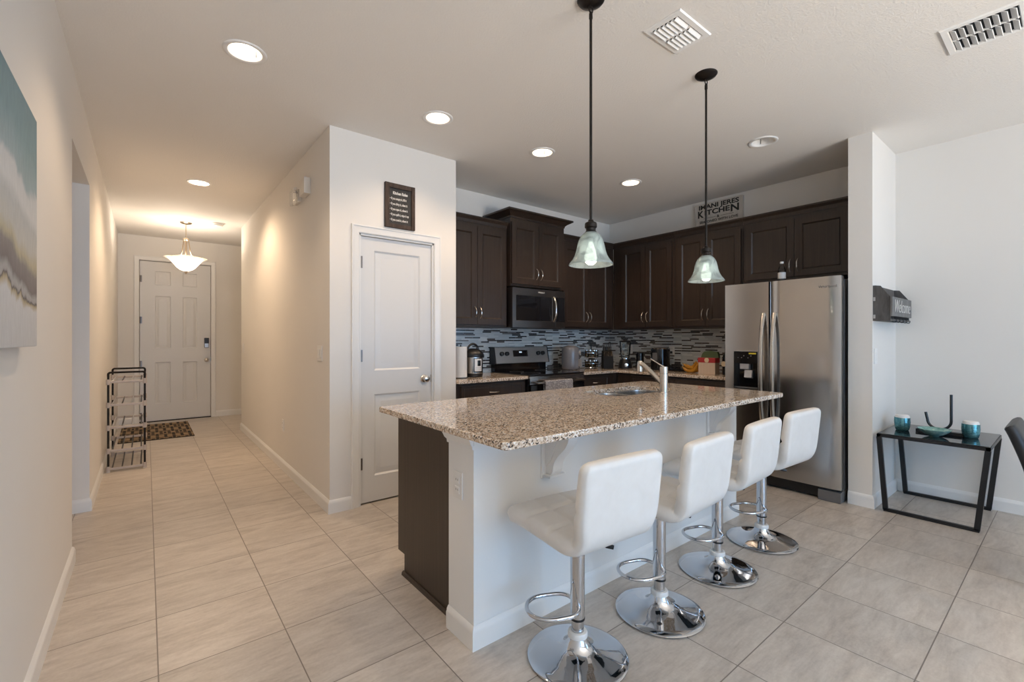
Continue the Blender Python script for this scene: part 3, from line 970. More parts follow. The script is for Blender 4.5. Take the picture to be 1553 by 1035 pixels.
# ------------------------------------------------------------------ microwave
MX0, MX1, MZ0, MZ1, MF = 2.872, 3.618, 1.372, 1.782, 3.575
mw = thing('microwave', 'over-the-range stainless microwave with black window and curved handle', 'microwave', (3.245, 3.78, MZ0))
MB().box(MX0, MX1, MF + .03, YS - .005, MZ0, MZ1, .003).build('body', M['steel_dark'], mw)
md = panel_slab([MX0, MX0 + .045, MX0 + .555, MX0 + .60], [MZ0 + .004, MZ0 + .072, MZ0 + .335, MZ1 - .002], {(1, 1)}, 0.03, [(0.003, -0.003)], 'y', MF + .03).build('door', M['steel_dark'], mw)
MB().box(MX0 + .049, MX0 + .551, MF + .001, MF + .004, MZ0 + .076, MZ0 + .331).build('window', M['blackglass'], md)
MB().box(MX0 + .602, MX1 - .001, MF + .001, MF + .03, MZ0 + .004, MZ1 - .002, .002).build('side_frame', M['steel_dark'], mw)
cpn = MB().box(MX0 + .606, MX1 - .012, MF - .003, MF + .002, MZ0 + .072, MZ0 + .335, .001).build('control_panel', M['blackglass'], mw)
hp = [(MX0 + .545 + .055 * (1 - t * t) * 0 + .028, MF - .045 * (1 - abs(t) ** 2.5) - .002, MZ0 + .205 + .132 * t) for t in [-1 + i / 8 for i in range(17)]]
MB().tube(hp, 0.014, 12, flat=0.5).build('handle', M['steel'], md)
MB().box(MX0 + .02, MX1 - .02, MF + .035, MF + .06, MZ0 - .006, MZ0 + .001).build('vent_lip', M['blackplastic'], mw)
text('lettering', 'Whirlpool', 0.022, M['chalk'], md, facing_my(MX0 + .39, MF - .0008, MZ0 + .375))

# ------------------------------------------------------------------ fridge
FX, FY0, FY1, FYM, FT = 4.10, 1.140, 2.022, 1.648, 1.742
fr = thing('fridge', 'stainless side-by-side fridge with a black dispenser in the left door', 'fridge', (4.47, 1.58, 0))
MB().box(FX + .085, 4.85, FY0 + .008, FY1 - .008, 0.02, FT - .018, .006).build('body', M['fridgeside'], fr)
def fdoor(y0, y1, name, mb=None):
    mb = mb or MB()
    # slightly bowed front: section in plan, extruded upwards
    n = 12
    sec = [(FX + .075, y0), ]
    for i in range(n + 1):
        t = i / n
        y = y0 + (y1 - y0) * t
        edge = min(t, 1 - t) * (y1 - y0)
        d = 0.012 * max(0, 1 - edge / 0.014) ** 2
        sec.append((FX + d, y))
    sec.append((FX + .075, y1))
    return mb, sec
mb, sec = fdoor(FY0, FYM - .004, 'r')
rd = MB().prism(sec, 0.105, FT, 'z').build('door', M['steel'], fr)
# left door with the dispenser well cut through its face
DY0, DY1, DZ0, DZ1 = 1.735, 1.948, 0.815, 1.155
lm = MB()
lp = panel_slab([FYM + .004, DY0, DY1, FY1], [0.105, DZ0, DZ1, FT], {(1, 1)}, 0.075, [(0.002, 0.0012), (0.005, 0.0012), (0.007, -0.062)], 'x', FX + .075)
ld = lp.build('door', M['steel'], fr, smooth=20)
dsp = MB().box(FX + .055, FX + .063, DY0 + .010, DY1 - .010, DZ0 + .010, DZ1 - .010).build('dispenser', M['blackgloss'], ld)
MB().box(FX - .002, FX + .05, DY0 + .011, DY1 - .011, DZ1 - .115, DZ1 - .011, .004).build('control_panel', M['blackgloss'], dsp)
MB().box(FX + .012, FX + .05, DY0 + .085, DY1 - .050, DZ1 - .165, DZ1 - .112, .004).build('ice_chute', M['silverpl'], dsp)
MB().prism([(FX + .030, DZ1 - .172), (FX + .052, DZ1 - .172), (FX + .052, DZ1 - .245), (FX + .018, DZ1 - .235)], DY0 + .065, DY1 - .085, 'y').build('paddle', M['silverpl'], dsp)
MB().box(FX + .006, FX + .055, DY0 + .011, DY1 - .011, DZ0 + .011, DZ0 + .018).build('drip_tray', M['greyplastic'], dsp)
MB().box(FX - .0035, FX - .001, DY0 + .018, DY0 + .078, DZ1 - .030, DZ1 - .018).build('sticker', M['yellow'], dsp)
for k, (yy, zz) in enumerate(((DY0 + .06, .045), (DY0 + .085, .062), (DY0 + .12, .045), (DY0 + .14, .062), (DY0 + .17, .062))):
    MB().cyl((FX - .004, yy, DZ1 - zz), 0.003, .003, 8, 'x').build('button', M['silverpl'], dsp)
mp = frame_map('x', FX)
for yy, par in ((FYM + .044, ld), (FYM - .044, rd)):
    pts = []; 
    for i in range(25):
        t = -1 + 2 * i / 24
        pts.append((FX - .062 * (1 - abs(t) ** 3.2) - .006 * 0 - .002, yy, 0.98 + 0.50 * t))
    hm = MB()
    hm.rings([[(p[0] + dx, p[1] + dy, p[2]) for dx, dy in ((.009, -.015), (-.006, -.014), (-.010, -.006), (-.010, .006), (-.006, .014), (.009, .015))] for p in pts])
    hm.build('handle', M['nickel'], par)
MB().box(FX + .05, FX + .30, FY0 + .01, FY1 - .01, 0.012, 0.098, .004).build('kick_grille', M['blackplastic'], fr)
MB().box(FX + .012, FX + .30, FY0 + .002, FY0 + .155, 0.0, 0.085, .006).build('foot_cover', M['greyplastic'], fr)
MB().box(FX + .012, FX + .30, FY1 - .155, FY1 - .002, 0.0, 0.085, .006).build('foot_cover', M['greyplastic'], fr)
MB().box(FX + .03, FX + .16, FY0 + .02, FY0 + .12, FT - .02, FT + .006, .004).build('hinge_cover', M['greyplastic'], fr)
text('lettering', 'Whirlpool', 0.030, M['greyplastic'], rd, facing_mx(FX - .0009, 1.225, FT - .078))
# ------------------------------------------------------------------ island
IX0, IX1 = 1.035, 3.285           # white back wall ends
IY0, IY1 = 1.540, 1.735           # its thickness
CTH = 0.030
iw = thing('island_knee_wall', 'white painted back of the island, behind the bar stools', 'island', ((IX0 + IX1) / 2, 1.64, 0))  # low knee wall of the island, with its own baseboard and corbels
MB().box(IX0, IX1, IY0, IY1, 0, CT - CTH).build('wall_panel', M['islandwall'], iw)
bm_ = MB(); 
prof = [(0, 0), (BT, 0), (BT, BH * .72), (BT * .75, BH * .80), (BT * .75, BH * .86), (BT * .35, BH * .96), (0.001, BH)]
path = [((IX0, IY1), (-1, 0)), ((IX0, IY0), (-1, -1)), ((IX1, IY0), (1, -1)), ((IX1, IY1), (1, 0))]
bm_.rings([[(p[0] + d * dr[0], p[1] + d * dr[1], z) for d, z in prof] for p, dr in path]).build('baseboard', M['trim'], iw)
# small cap moulding under the worktop, returning round the near end
prof = [(0, -.062), (.006, -.062), (.007, -.048), (.014, -.040), (.022, -.018), (.030, -.010), (.030, 0), (0, 0)]
path = [((IX0, IY1), (-1, 1)), ((IX0, IY0), (-1, -0.0))]
MB().rings([[(p[0] + d * dr[0], p[1] + d * dr[1], CT - CTH + z) for d, z in prof] for p, dr in path]).build('cap_moulding', M['trim'], iw)
prof2 = [(0, -.045), (.003, -.045), (.004, 0), (0, 0)]
MB().rings([[(x, IY0 - d, CT - CTH + z) for d, z in prof2] for x in (IX0, IX1)]).build('cap_strip', M['trim'], iw)
def corbel(x):
    w = 0.085
    zt = CT - CTH - .001
    c = MB()
    # back plate
    c.box(x - .055, x + .055, IY0 - .012, IY0 + .001, zt - .245, zt, .003)
    # scrolled bracket
    pr = [(IY0 - .011, zt), (IY0 - .175, zt), (IY0 - .175, zt - .022), (IY0 - .165, zt - .028)]
    for i in range(13):
        t = i / 12
        y = IY0 - .155 + .100 * t + .022 * sin(t * pi * 2) * -0.55
        z = zt - .034 - .165 * t
        pr.append((y, z))
    pr += [(IY0 - .052, zt - .212), (IY0 - .040, zt - .226), (IY0 - .011, zt - .226)]
    c.prism(pr, x - w / 2 + .012, x + w / 2 - .012, 'x')
    o = c.build('corbel', M['trim'], iw, smooth=30)
    c2 = MB().prism([(a, b_) for a, b_ in [(IY0 - .011, zt - .02), (IY0 - .10, zt - .02), (IY0 - .045, zt - .16), (IY0 - .011, zt - .19)]], x - w / 2 + .006, x - w / 2 + .012, 'x')
    c2.build('side_panel', M['trim'], o)
    MB().box(x - .050, x + .050, IY0 - .058, IY0 - .011, zt - .236, zt - .224, .003).build('foot_moulding', M['trim'], o)
for x in (1.455, 2.92):
    corbel(x)

ic = thing('island_cabinet', 'dark espresso base cabinet of the island with plain end panel', 'cabinet', (2.16, 2.03, 0))
PXI = 1.076
ep = MB().prism([(IY1 + .001, 0.0), (2.262, 0.0), (2.262, 0.108), (2.338, 0.108), (2.338, CT - CTH - .001), (IY1 + .001, CT - CTH - .001)], PXI, PXI + .019, 'x').build('end_panel', M['panel'], ic)
MB().prism([(IY1 + .001, 0.0), (2.262, 0.0), (2.262, 0.108), (2.338, 0.108), (2.338, CT - CTH - .001), (IY1 + .001, CT - CTH - .001)], IX1 - .02, IX1 - .001, 'x').build('end_panel', M['panel'], ic)
# hollow behind the fronts so that the sink bowls fit
MB().box(PXI + .019, IX1 - .02, 2.318, 2.336, .108, CT - CTH - .001).box(PXI + .019, IX1 - .02, IY1 + .001, 2.318, .108, .125).build('body', M['wood'], ic)
MB().box(PXI + .019, IX1 - .02, 2.244, 2.260, 0, .108).build('toe_kick', M['wood'], ic)
MB().prism([(PXI - .014, 0.0), (PXI, 0.0), (PXI, 0.020), (PXI - .006, 0.020), (PXI - .012, .014)], IY1 + .02, 2.268, 'y').build('shoe_moulding', M['wood'], ic)
for i, (a, b_) in enumerate(((1.10, 1.56), (1.56, 2.26), (2.26, 2.62), (2.62, 2.98), (2.98, 3.25))):
    mpd = lambda u, w, d: (u, 2.336 + d, w)
    dm = panel_slab([a + .002, a + .06, b_ - .06, b_ - .002], [.13, .19, .80, .86], {(1, 1)}, .02, CAB_LOOPS, 'y', -2.337)
    dm.xform(Matrix.Scale(-1, 4, (0, 1, 0)))
    do = dm.build('door', M['wood'], ic, smooth=25)
    pts = [(b_ - .03, 2.357 + .03 * (1 - abs(-1 + k / 6) ** 2.6), .74 + (-1 + k / 6) * .055) for k in range(13)]
    MB().tube(pts, .0045, 8).build('handle', M['nickel'], do)

# granite top with a rounded sink cut-out
TX0, TX1, TY0, TY1 = 0.962, 3.318, 1.240, 2.345
SKX0, SKX1, SKY0, SKY1, SKR = 2.285, 2.965, 1.800, 2.140, 0.10
def rrect(x0, x1, y0, y1, r, n=8):
    out = []
    for cx_, cy_, a0 in ((x1 - r, y1 - r, 0), (x0 + r, y1 - r, pi / 2), (x0 + r, y0 + r, pi), (x1 - r, y0 + r, 1.5 * pi)):
        for k in range(n + 1):
            a = a0 + pi / 2 * k / n
            out.append((cx_ + r * cos(a), cy_ + r * sin(a)))
    return out
def island_top():
    mb = MB(); bm = mb.bm
    N = 8
    er = .007
    rows = []
    for d, z in ((er, CT - CTH), (er * .3, CT - CTH + er * .3), (0, CT - CTH + er), (0, CT - er), (er * .3, CT - er * .3), (er, CT)):
        rows.append([bm.verts.new((x, y, z)) for x, y in rrect(TX0 + d, TX1 - d, TY0 + d, TY1 - d, .024 - d * .8, N)])
    n = len(rows[0])
    for a, b_ in zip(rows[:-1], rows[1:]):
        for i in range(n):
            mb._face([a[i], a[(i + 1) % n], b_[(i + 1) % n], b_[i]])
    hl = []
    for d, z in ((0, CT - CTH), (0, CT - .005), (-.0015, CT - .0015), (-.005, CT)):
        hl.append([bm.verts.new((x, y, z)) for x, y in rrect(SKX0 + d, SKX1 - d, SKY0 + d, SKY1 - d, SKR - d, N)])
    for a, b_ in zip(hl[:-1], hl[1:]):
        for i in range(n):
            mb._face([a[i], a[(i + 1) % n], b_[(i + 1) % n], b_[i]])
    for o, h in ((rows[-1], hl[-1]), (rows[0], hl[0])):
        for i in range(n):
            mb._face([o[i], o[(i + 1) % n], h[(i + 1) % n], h[i]])
    return mb
solo('island_countertop', island_top(), M['granite'], 'large speckled granite island top with the sink cut into it', 'countertop', keep=True)

# undermount double sink
sk = thing('sink', 'stainless undermount sink set in the granite island top', 'sink', (2.62, 1.97, 0.68))
def bowl(x0, x1, y0, y1, dz):
    mb = MB(); bm = mb.bm
    zt = CT - CTH - .0005
    r = .085
    prs = [(-.02, zt), (0, zt), (.002, zt - .01), (.010, zt - dz + .03), (.018, zt - dz + .008), (.040, zt - dz)]
    rg = [[(x, y, z) for x, y in rrect(x0 + d, x1 - d, y0 + d, y1 - d, max(.012, r - d * .4), 8)] for d, z in prs]
    return mb.rings(rg, True, False, True)
bowl(2.290, 2.612, 1.802, 2.138, .19).build('bowl', M['sinksteel'], sk)
bowl(2.640, 2.962, 1.802, 2.138, .19).build('bowl', M['sinksteel'], sk)
MB().lathe([(0, 0.003), (.030, .003), (.042, 0.004), (.045, 0.001), (.045, 0)], (2.45, 1.97, CT - CTH - .19), 24).build('drain', M['chrome'], sk)
MB().lathe([(0, 0.003), (.030, .003), (.042, 0.004), (.045, 0.001), (.045, 0)], (2.80, 1.97, CT - CTH - .19), 24).build('drain', M['chrome'], sk)

# faucet
fc = thing('faucet', 'satin nickel single lever pull-out faucet standing behind the sink', 'faucet', (2.686, 1.737, CT))
fx, fy = 2.686, 1.737
fb = MB().lathe([(0, 0), (.0285, 0), (.0285, .004), (.0265, .006), (.0262, .125), (.0262, .127), (.0250, .128), (.0250, .131), (.0264, .132), (.0264, .168), (.0245, .174), (0, .175)], (fx, fy, CT), 32).build('body', M['nickel'], fc)
dv = Vector((-0.06, 1.0, 0)).normalized()
pts = []
for i in range(15):
    t = i / 14
    s_ = .012 + .165 * t
    h = .060 + .136 * t + .006 * sin(t * pi) - .010 * max(0, t - .85) / .15
    pts.append((fx + dv.x * s_, fy + dv.y * s_, CT + h))
MB().tube(pts, [.0165] * 12 + [.0175, .019, .018], 16).build('spout', M['nickel'], fc)
e_ = Vector(pts[-1])
MB().lathe([(0, .022), (.014, .020), (.019, .010), (.021, -.030), (.0205, -.052), (.017, -.056), (0, -.056)], (e_.x, e_.y + .004, e_.z), 20).build('spray_head', M['nickel'], fc)
lv = Vector((-0.42, 0.75, 0)).normalized()
MB().tube([(fx - lv.x * .0, fy, CT + .172), (fx + lv.x * .030, fy + lv.y * .030, CT + .190), (fx + lv.x * .085, fy + lv.y * .085, CT + .226)], [.010, .0075, .0055], 10, flat=0.7).build('lever', M['nickel'], fc)

# ------------------------------------------------------------------ bar stools
def stool_shell(part):
    """one continuous padded shell; 'seat' runs from the front edge to the bend, 'backrest' from the bend up.  local y: +front, -back"""
    # path of the shell's middle line, front edge -> top of the back
    ctrl = [(0.215, 0.535), (0.19, 0.543), (0.12, 0.546), (0.0, 0.540), (-0.09, 0.534), (-0.145, 0.533), (-0.182, 0.547), (-0.204, 0.583), (-0.214, 0.64), (-0.224, 0.72), (-0.234, 0.80), (-0.239, 0.842)]
    P = smoothpath([(0, a, b_) for a, b_ in ctrl], 14)
    P = [Vector((p[1], p[2])) for p in P]
    n = len(P)
    L = [0.0]
    for a, b_ in zip(P[:-1], P[1:]): L.append(L[-1] + (b_ - a).length)
    tot = L[-1]
    bend = min(range(n), key=lambda i: (P[i] - Vector((-0.192, 0.56))).length)
    half = 0.204
    rg = []
    NU = 60
    for i in range(n):
        t = (P[min(i + 1, n - 1)] - P[max(i - 1, 0)]).normalized()
        nrm = Vector((t.y, -t.x))          # towards the sitter: the path runs front -> back -> up
        s0, s1 = L[i], tot - L[i]
        def rd(s, r): return math.sqrt(max(0.0, 1 - (1 - min(s, r) / r) ** 2))
        th = 0.062 if i <= bend else 0.062 - 0.012 * (L[i] - L[bend]) / (tot - L[bend])
        th *= 0.25 + 0.75 * min(rd(s0 + .004, .035), rd(s1 + .003, .026))
        w = half
        w -= 0.030 * (1 - rd(s0 + .002, .04)) + 0.032 * (1 - rd(s1 + .002, .045))
        w -= 0.012 * math.exp(-((L[i] - L[bend]) / .05) ** 2)
        ring = []
        def crease(u, s):
            a = abs(((u / half + 1) * 1.5) % 1.0); a = min(a, 1 - a)
            q = abs((s / 0.135) % 1.0); q = min(q, 1 - q)
            d = 0.0125 * min(1, s0 / .08, s1 / .12) * (math.exp(-(a / .075) ** 2) * (1 if 0.12 < (u / half + 1) / 2 < .88 else 0) + math.exp(-(q / .075) ** 2) * (1 if s > .05 and s1 > .05 else 0))
            return min(d, .016)
        pts = []
        # inside face, left to right; then the outside face right to left, edges rounded
        for k in range(NU + 1):
            u = -1 + 2 * k / NU
            e = (1 - abs(u)) * w
            pr = rd(e + .0005, .030)
            x = u * w
            hh = th / 2 * (0.15 + 0.85 * pr)
            puff = 0.006 * (1 - u * u)
            pts.append((x, hh + puff - crease(x, s0) * pr))
        for k in range(NU - 1, 0, -1):
            u = -1 + 2 * k / NU
            e = (1 - abs(u)) * w
            pr = rd(e + .0005, .030)
            pts.append((u * w, -th / 2 * (0.15 + 0.85 * pr)))
        for x, o in pts:
            q = P[i] + nrm * o
            ring.append((x, q.x, q.y))
        rg.append(ring)
    if part == 'seat':
        return MB().rings(rg[:bend + 1], True, True, False)
    return MB().rings(rg[bend:], True, False, True)

STOOL_GROUP = 'white bar stools along the island'
def make_stool(label):
    t = thing('bar_stool', label, 'stool', (0, 0, 0), 0, STOOL_GROUP)
    stool_shell('seat').build('seat', M['leather'], t, True, smooth=80)
    stool_shell('backrest').build('backrest', M['leather'], t, True, smooth=80)
    MB().lathe([(0, 0), (.190, 0), (.197, .003), (.198, .008), (.192, .0125), (.165, .0165), (.13, .022), (.095, .030), (.068, .041), (.050, .056), (.040, .074), (.036, .088), (0, .088)], (0, 0, 0), 64).build('base', M['chrome'], t, True, smooth=60)
    MB().lathe([(.0255, .084), (.039, .084), (.039, .098), (.036, .104), (.0255, .106)], (0, 0, 0), 32, cap0=False).build('collar', M['whiteplastic'], t, True)
    pl = MB().cyl((0, 0, .088), .0245, .30, 32).build('pole', M['chrome'], t, True)
    MB().lathe([(.0250, .158), (.0285, .158), (.0285, .500), (.0250, .500)], (0, 0, 0), 32).build('sleeve', M['chrome'], pl, True)
    MB().lathe([(.0285, .150), (.0292, .150), (.0292, .159), (.0285, .159)], (0, 0, 0), 32).build('sleeve_ring', M['blackplastic'], pl, True)
    MB().box(-.085, .085, -.085, .085, .494, .512, .004).build('seat_plate', M['blackplastic'], t, True)
    # footrest: a closed loop round the sleeve, turned to one side
    lp = [(-.006, .020, .212), (-.010, .040, .212), (-.026, .066, .212), (-.055, .080, .212), (-.095, .083, .212)]
    for k in range(9):
        q = pi / 2 + pi * k / 8
        lp.append((-.125 + .082 * cos(q), .083 * sin(q), .212))
    lp += [(-.095, -.083, .212), (-.055, -.080, .212), (-.026, -.066, .212), (-.010, -.040, .212), (-.006, -.020, .212)]
    fm = MB().tube(smoothpath(lp, 4), .0080, 10)
    fm.rot(-.36 , 'Z')
    fm.build('footrest', M['chrome'], t, True, smooth=60)
    mb = MB().tube([(.015, -.02, .502), (.05, -.055, .470), (.075, -.080, .452)], .005, 8)
    lvv = mb.build('lever', M['blackplastic'], t, True)
    MB().tube([(.066, -.070, .458), (.078, -.082, .450), (.096, -.102, .444)], [.007, .011, .008], 10).build('lever_grip', M['blackplastic'], lvv, True)
    return t
s0 = make_stool('white bar stool with chrome base, nearest to the camera')
s0.location = (1.335, 1.250, 0); s0.rotation_euler = (0, 0, radians(-4))
dup(s0, (1.848, 1.218, 0), radians(3), 'white bar stool standing second from the near end of the island')
dup(s0, (2.433, 1.243, 0), radians(3), 'white bar stool standing third from the near end of the island')
dup(s0, (2.998, 1.249, 0), radians(-3), 'white bar stool at the far end of the island, in front of the fridge')

# ------------------------------------------------------------------ hanging lamps over the island
def make_pendant(label):
    t = thing('pendant_lamp', label, 'lamp', (0, 0, CEIL), 0, 'bell shaped lamps hanging over the island')
    D = -1.0
    MB().lathe([(0, -.028), (.010, -.028), (.030, -.024), (.055, -.012), (.062, -.003), (.062, 0), (0, 0)], (0, 0, 0), 32).build('canopy', M['bronze'], t, True)
    MB().tube([(.013 * cos(a), 0, -.043 + .017 * sin(a)) for a in [2 * pi * k / 20 for k in range(20)]], .0028, 8, closed=True).build('loop', M['bronze'], t, True)
    MB().lathe([(0, -.052), (.005, -.054), (.008, -.062), (.0085, -.085), (.0062, -.090), (.0062, -.998), (.011, -1.000), (.014, -1.008), (.0255, -1.014), (.0275, -1.020), (.0275, -1.034), (.022, -1.040), (.022, -1.050), (.031, -1.062), (0, -1.064)], (0, 0, 0), 24).build('rod', M['bronze'], t, True)
    zt, zb = -1.058, -1.205
    prof = [(.028, 0), (.034, -.005), (.047, -.018), (.056, -.037), (.062, -.060), (.067, -.084), (.074, -.105), (.085, -.124), (.096, -.137), (.1005, -.145)]
    outer = [(r, zt + h) for r, h in prof]
    inner = [(r - .004, zt + h) for r, h in reversed(prof)]
    MB().lathe(outer + [(.1000, zt - .148), (.0965, zt - .147)] + inner, (0, 0, 0), 48).build('shade', M['shade'], t, True, smooth=60)
    MB().lathe([(0, -1.205), (.012, -1.203), (.024, -1.192), (.029, -1.175), (.027, -1.155), (.018, -1.132), (.013, -1.115), (.013, -1.100), (0, -1.100)], (0, 0, 0), 24).build('bulb', M['bulb'], t, True)
    MB().cyl((0, 0, -1.102), .016, .042, 20).build('socket', M['bronze'], t, True)
    return t
p0 = make_pendant('bell shaped glass lamp hanging over the near half of the island')
p0.location = (1.576, 1.394, CEIL)
dup(p0, (2.544, 1.367, CEIL), 0, 'bell shaped glass lamp hanging over the far end of the island')

# ------------------------------------------------------------------ recessed ceiling lights
def make_can(label, lit):
    t = thing('recessed_light', label, 'ceiling light', (0, 0, CEIL), 0, 'recessed ceiling lights')
    MB().lathe([(.105, 0), (.104, -.004), (.096, -.007), (.084, -.006), (.078, -.002), (.0775, .004), (.066, .075), (.0655, .080), (.067, .080), (.080, .004), (.080, 0)], (0, 0, 0), 48).build('trim_ring', M['whiteplastic'], t, True, smooth=60)
    MB().lathe([(0, .062), (.050, .063), (.064, .068), (.066, .078), (.066, .110), (0, .110)], (0, 0, 0), 40).build('lens', M['canlens'] if lit else M['whiteplastic'], t, True)
    for a in (0.6, 3.7):
        MB().box(.071 * cos(a) - .002, .071 * cos(a) + .002, .071 * sin(a) - .002, .071 * sin(a) + .002, .012, .07).build('clip', M['greyplastic'], t, True)
    return t
c0 = make_can('lit recessed light nearest the left wall, close to the camera', True)
LAB = [None, 'lit recessed light above the pantry side of the kitchen', 'lit recessed light above the stove side, middle of the kitchen row',
       'lit recessed light in front of the fridge-wall cabinets', 'lit recessed light in the hallway ceiling']
c0.location = (*CANS[0], CEIL)
for k in (1, 2, 3, 4):
    dup(c0, (*CANS[k], CEIL), 0, LAB[k])
c5 = make_can('unlit recessed light near the fridge, lamp switched off', False)
c5.location = (*CANS[5], CEIL)
CAN_W = [38, 27, 46, 46, 86]
for k in range(5):
    lamp('recessed_lamp', 'SPOT', (CANS[k][0], CANS[k][1], CEIL + .055), CAN_W[k], WARM, (0, 0, 0), spot_size=radians(156 if k == 4 else 130), spot_blend=0.6, shadow_soft_size=.05)
for px_, py_ in ((1.576, 1.394), (2.544, 1.367)):
    lamp('pendant_bulb', 'POINT', (px_, py_, CEIL - 1.175), 13, (1.0, .84, .66), shadow_soft_size=.03)

# ceiling air registers
def register(label, x0, x1, y0, y1, n, flip=1):
    t = thing('air_vent', label, 'vent', ((x0 + x1) / 2, (y0 + y1) / 2, CEIL), 0, 'ceiling air vents')
    b_ = .032
    mb = MB()
    rg = []
    for ins, dz in ((0, 0), (0, -.003), (.004, -.008), (b_ - .004, -.008), (b_, -.004), (b_, 0)):
        rg.append([(x0 + ins, y0 + ins, CEIL + dz), (x1 - ins, y0 + ins, CEIL + dz), (x1 - ins, y1 - ins, CEIL + dz), (x0 + ins, y1 - ins, CEIL + dz)])
    mb.rings(rg, True, False, False)
    xm = (x0 + x1) / 2
    mb.box(xm - .008, xm + .008, y0 + b_, y1 - b_, CEIL - .006, CEIL - .001)
    mb.build('frame', M['trim'], t)
    MB().box(x0 + b_, x1 - b_, y0 + b_, y1 - b_, CEIL - .0012, CEIL - .0002).build('duct', M['darkvoid'], t)
    L = (y1 - y0 - 2 * b_)
    for k in range(n):
        yc = y0 + b_ + L * (k + .5) / n
        for a, c in ((x0 + b_, xm - .008), (xm + .008, x1 - b_)):
            w = L / n * .40
            MB().prism([(yc - flip * w, CEIL - .003), (yc - flip * (w - .002), CEIL - .0015), (yc + flip * w, CEIL - .015), (yc + flip * (w - .003), CEIL - .0165)], a + .001, c - .001, 'x').build('louvre', M['trim'], t)
register('white square ceiling vent beside the hanging lamps', 1.940, 2.225, 1.168, 1.370, 6)
register('white ceiling vent in the top right corner of the photo', 3.095, 3.395, 0.150, 0.448, 8, -1)
# ------------------------------------------------------------------ things on the kitchen worktops
# paper towels
pt = thing('paper_towel_roll', 'white paper towel roll standing beside the pantry wall', 'paper towels', (2.244, 3.55, CT))
MB().lathe([(.019, .008), (.056, .008), (.0575, .012), (.0575, .282), (.056, .286), (.019, .286)], (2.244, 3.55, CT), 40).build('roll', M['paper'], pt)
MB().lathe([(0, 0), (.068, 0), (.068, .006), (.064, .008), (0, .008)], (2.244, 3.55, CT), 32).build('base', M['blackplastic'], pt)
MB().lathe([(.0188, .0085), (.0188, .287), (.017, .287), (.017, .0085)], (2.244, 3.55, CT), 20).build('core', M['rustic'], pt)
MB().cyl((2.244, 3.55, CT + .008), .006, .295, 12).build('post', M['blackplastic'], pt)

# pressure cooker
px_, py_ = 2.418, 3.61
pc = thing('pressure_cooker', 'stainless electric pressure cooker with black lid and white control panel', 'pressure cooker', (px_, py_, CT))
MB().lathe([(0, 0), (.098, 0), (.106, .006), (.110, .030), (.110, .036), (0, .036)], (px_, py_, CT), 40).build('base', M['blackplastic'], pc)
MB().lathe([(.108, .036), (.109, .040), (.109, .182), (.108, .186)], (px_, py_, CT), 40, cap0=True, cap1=True).build('body', M['steel'], pc)
lid = MB().lathe([(.108, .186), (.120, .188), (.122, .200), (.118, .216), (.108, .232), (.088, .250), (.060, .262), (.030, .267), (0, .268)], (px_, py_, CT), 40, cap0=True).build('lid', M['blackplastic'], pc)
MB().tube(arc((px_, py_, CT + .235), .075, radians(15), radians(165), 14, 'xz'), .013, 12, flat=0.8).build('lid_handle', M['blackplastic'], lid)
MB().cyl((px_ + .035, py_ - .03, CT + .255), .012, .022, 16).build('steam_valve', M['blackplastic'], lid)
MB().box(px_ + .104, px_ + .130, py_ - .035, py_ + .035, CT + .178, CT + .206, .006).build('side_handle', M['blackplastic'], pc)
def curved_plate(c, r, a0, a1, z0, z1, th, n=10):
    mb = MB(); rg = []
    for i in range(n + 1):
        a = a0 + (a1 - a0) * i / n
        rg.append([(c[0] + (r + d) * cos(a), c[1] + (r + d) * sin(a), z) for d, z in ((0, z0), (th, z0 + .004), (th, z1 - .004), (0, z1))])
    return mb.rings(rg)
ac = radians(-93)
fp = curved_plate((px_, py_), .108, ac - .47, ac + .47, CT + .045, CT + .180, .006).build('panel_surround', M['blackplastic'], pc)
cp = curved_plate((px_, py_), .113, ac - .38, ac + .38, CT + .055, CT + .172, .004).build('control_panel', M['whiteplastic'], fp)
curved_plate((px_, py_), .117, ac - .10, ac + .26, CT + .105, CT + .158, .0015).build('display', M['blackgloss'], cp)
for i in range(4):
    for j in range(2):
        a = ac - .24 + .16 * i
        curved_plate((px_, py_), .117, a - .05, a + .05, CT + .066 + .017 * j, CT + .076 + .017 * j, .001, 3).build('button', M['silverpl'], cp)

pc.scale = (.86, .86, 1.0)

# air fryer
ax, ay = 3.835, 3.70
af = thing('air_fryer', 'rounded grey air fryer with a pull-out basket handle, right of the stove', 'air fryer', (ax, ay, CT))
MB().lathe([(0, .006), (.090, .006), (.100, .014), (.104, .06), (.103, .20), (.099, .236), (.090, .258), (.074, .270), (.05, .276), (0, .278)], (ax, ay, CT), 44).build('body', M['airfryer'], af, smooth=60)
MB().lathe([(.038, .2745), (.050, .2722), (.050, .280), (.038, .283), (0, .284)], (ax, ay, CT), 28).build('top_cap', M['greyplastic'], af)
ang = radians(-78)
ux, uy = cos(ang), sin(ang)
bk = curved_plate((ax, ay), .1035, ang - .62, ang + .62, CT + .020, CT + .135, .004).build('basket_front', M['airfryer'], af)
MB().box(-.014, .014, -.022, .022, 0, .082, .006).xform(Matrix.Translation((ax + ux * .128, ay + uy * .128, CT + .045)) @ Matrix.Rotation(ang + pi / 2, 4, 'Z')).build('basket_handle', M['silverpl'], bk)
a2 = radians(-60)
kb = MB().lathe([(0, 0), (.024, 0), (.024, .010), (.020, .013), (0, .013)], (0, 0, 0), 24, 'x').xform(Matrix.Translation((ax + cos(a2) * .1035, ay + sin(a2) * .1035, CT + .200)) @ Matrix.Rotation(a2, 4, 'Z')).build('dial', M['silverpl'], af)
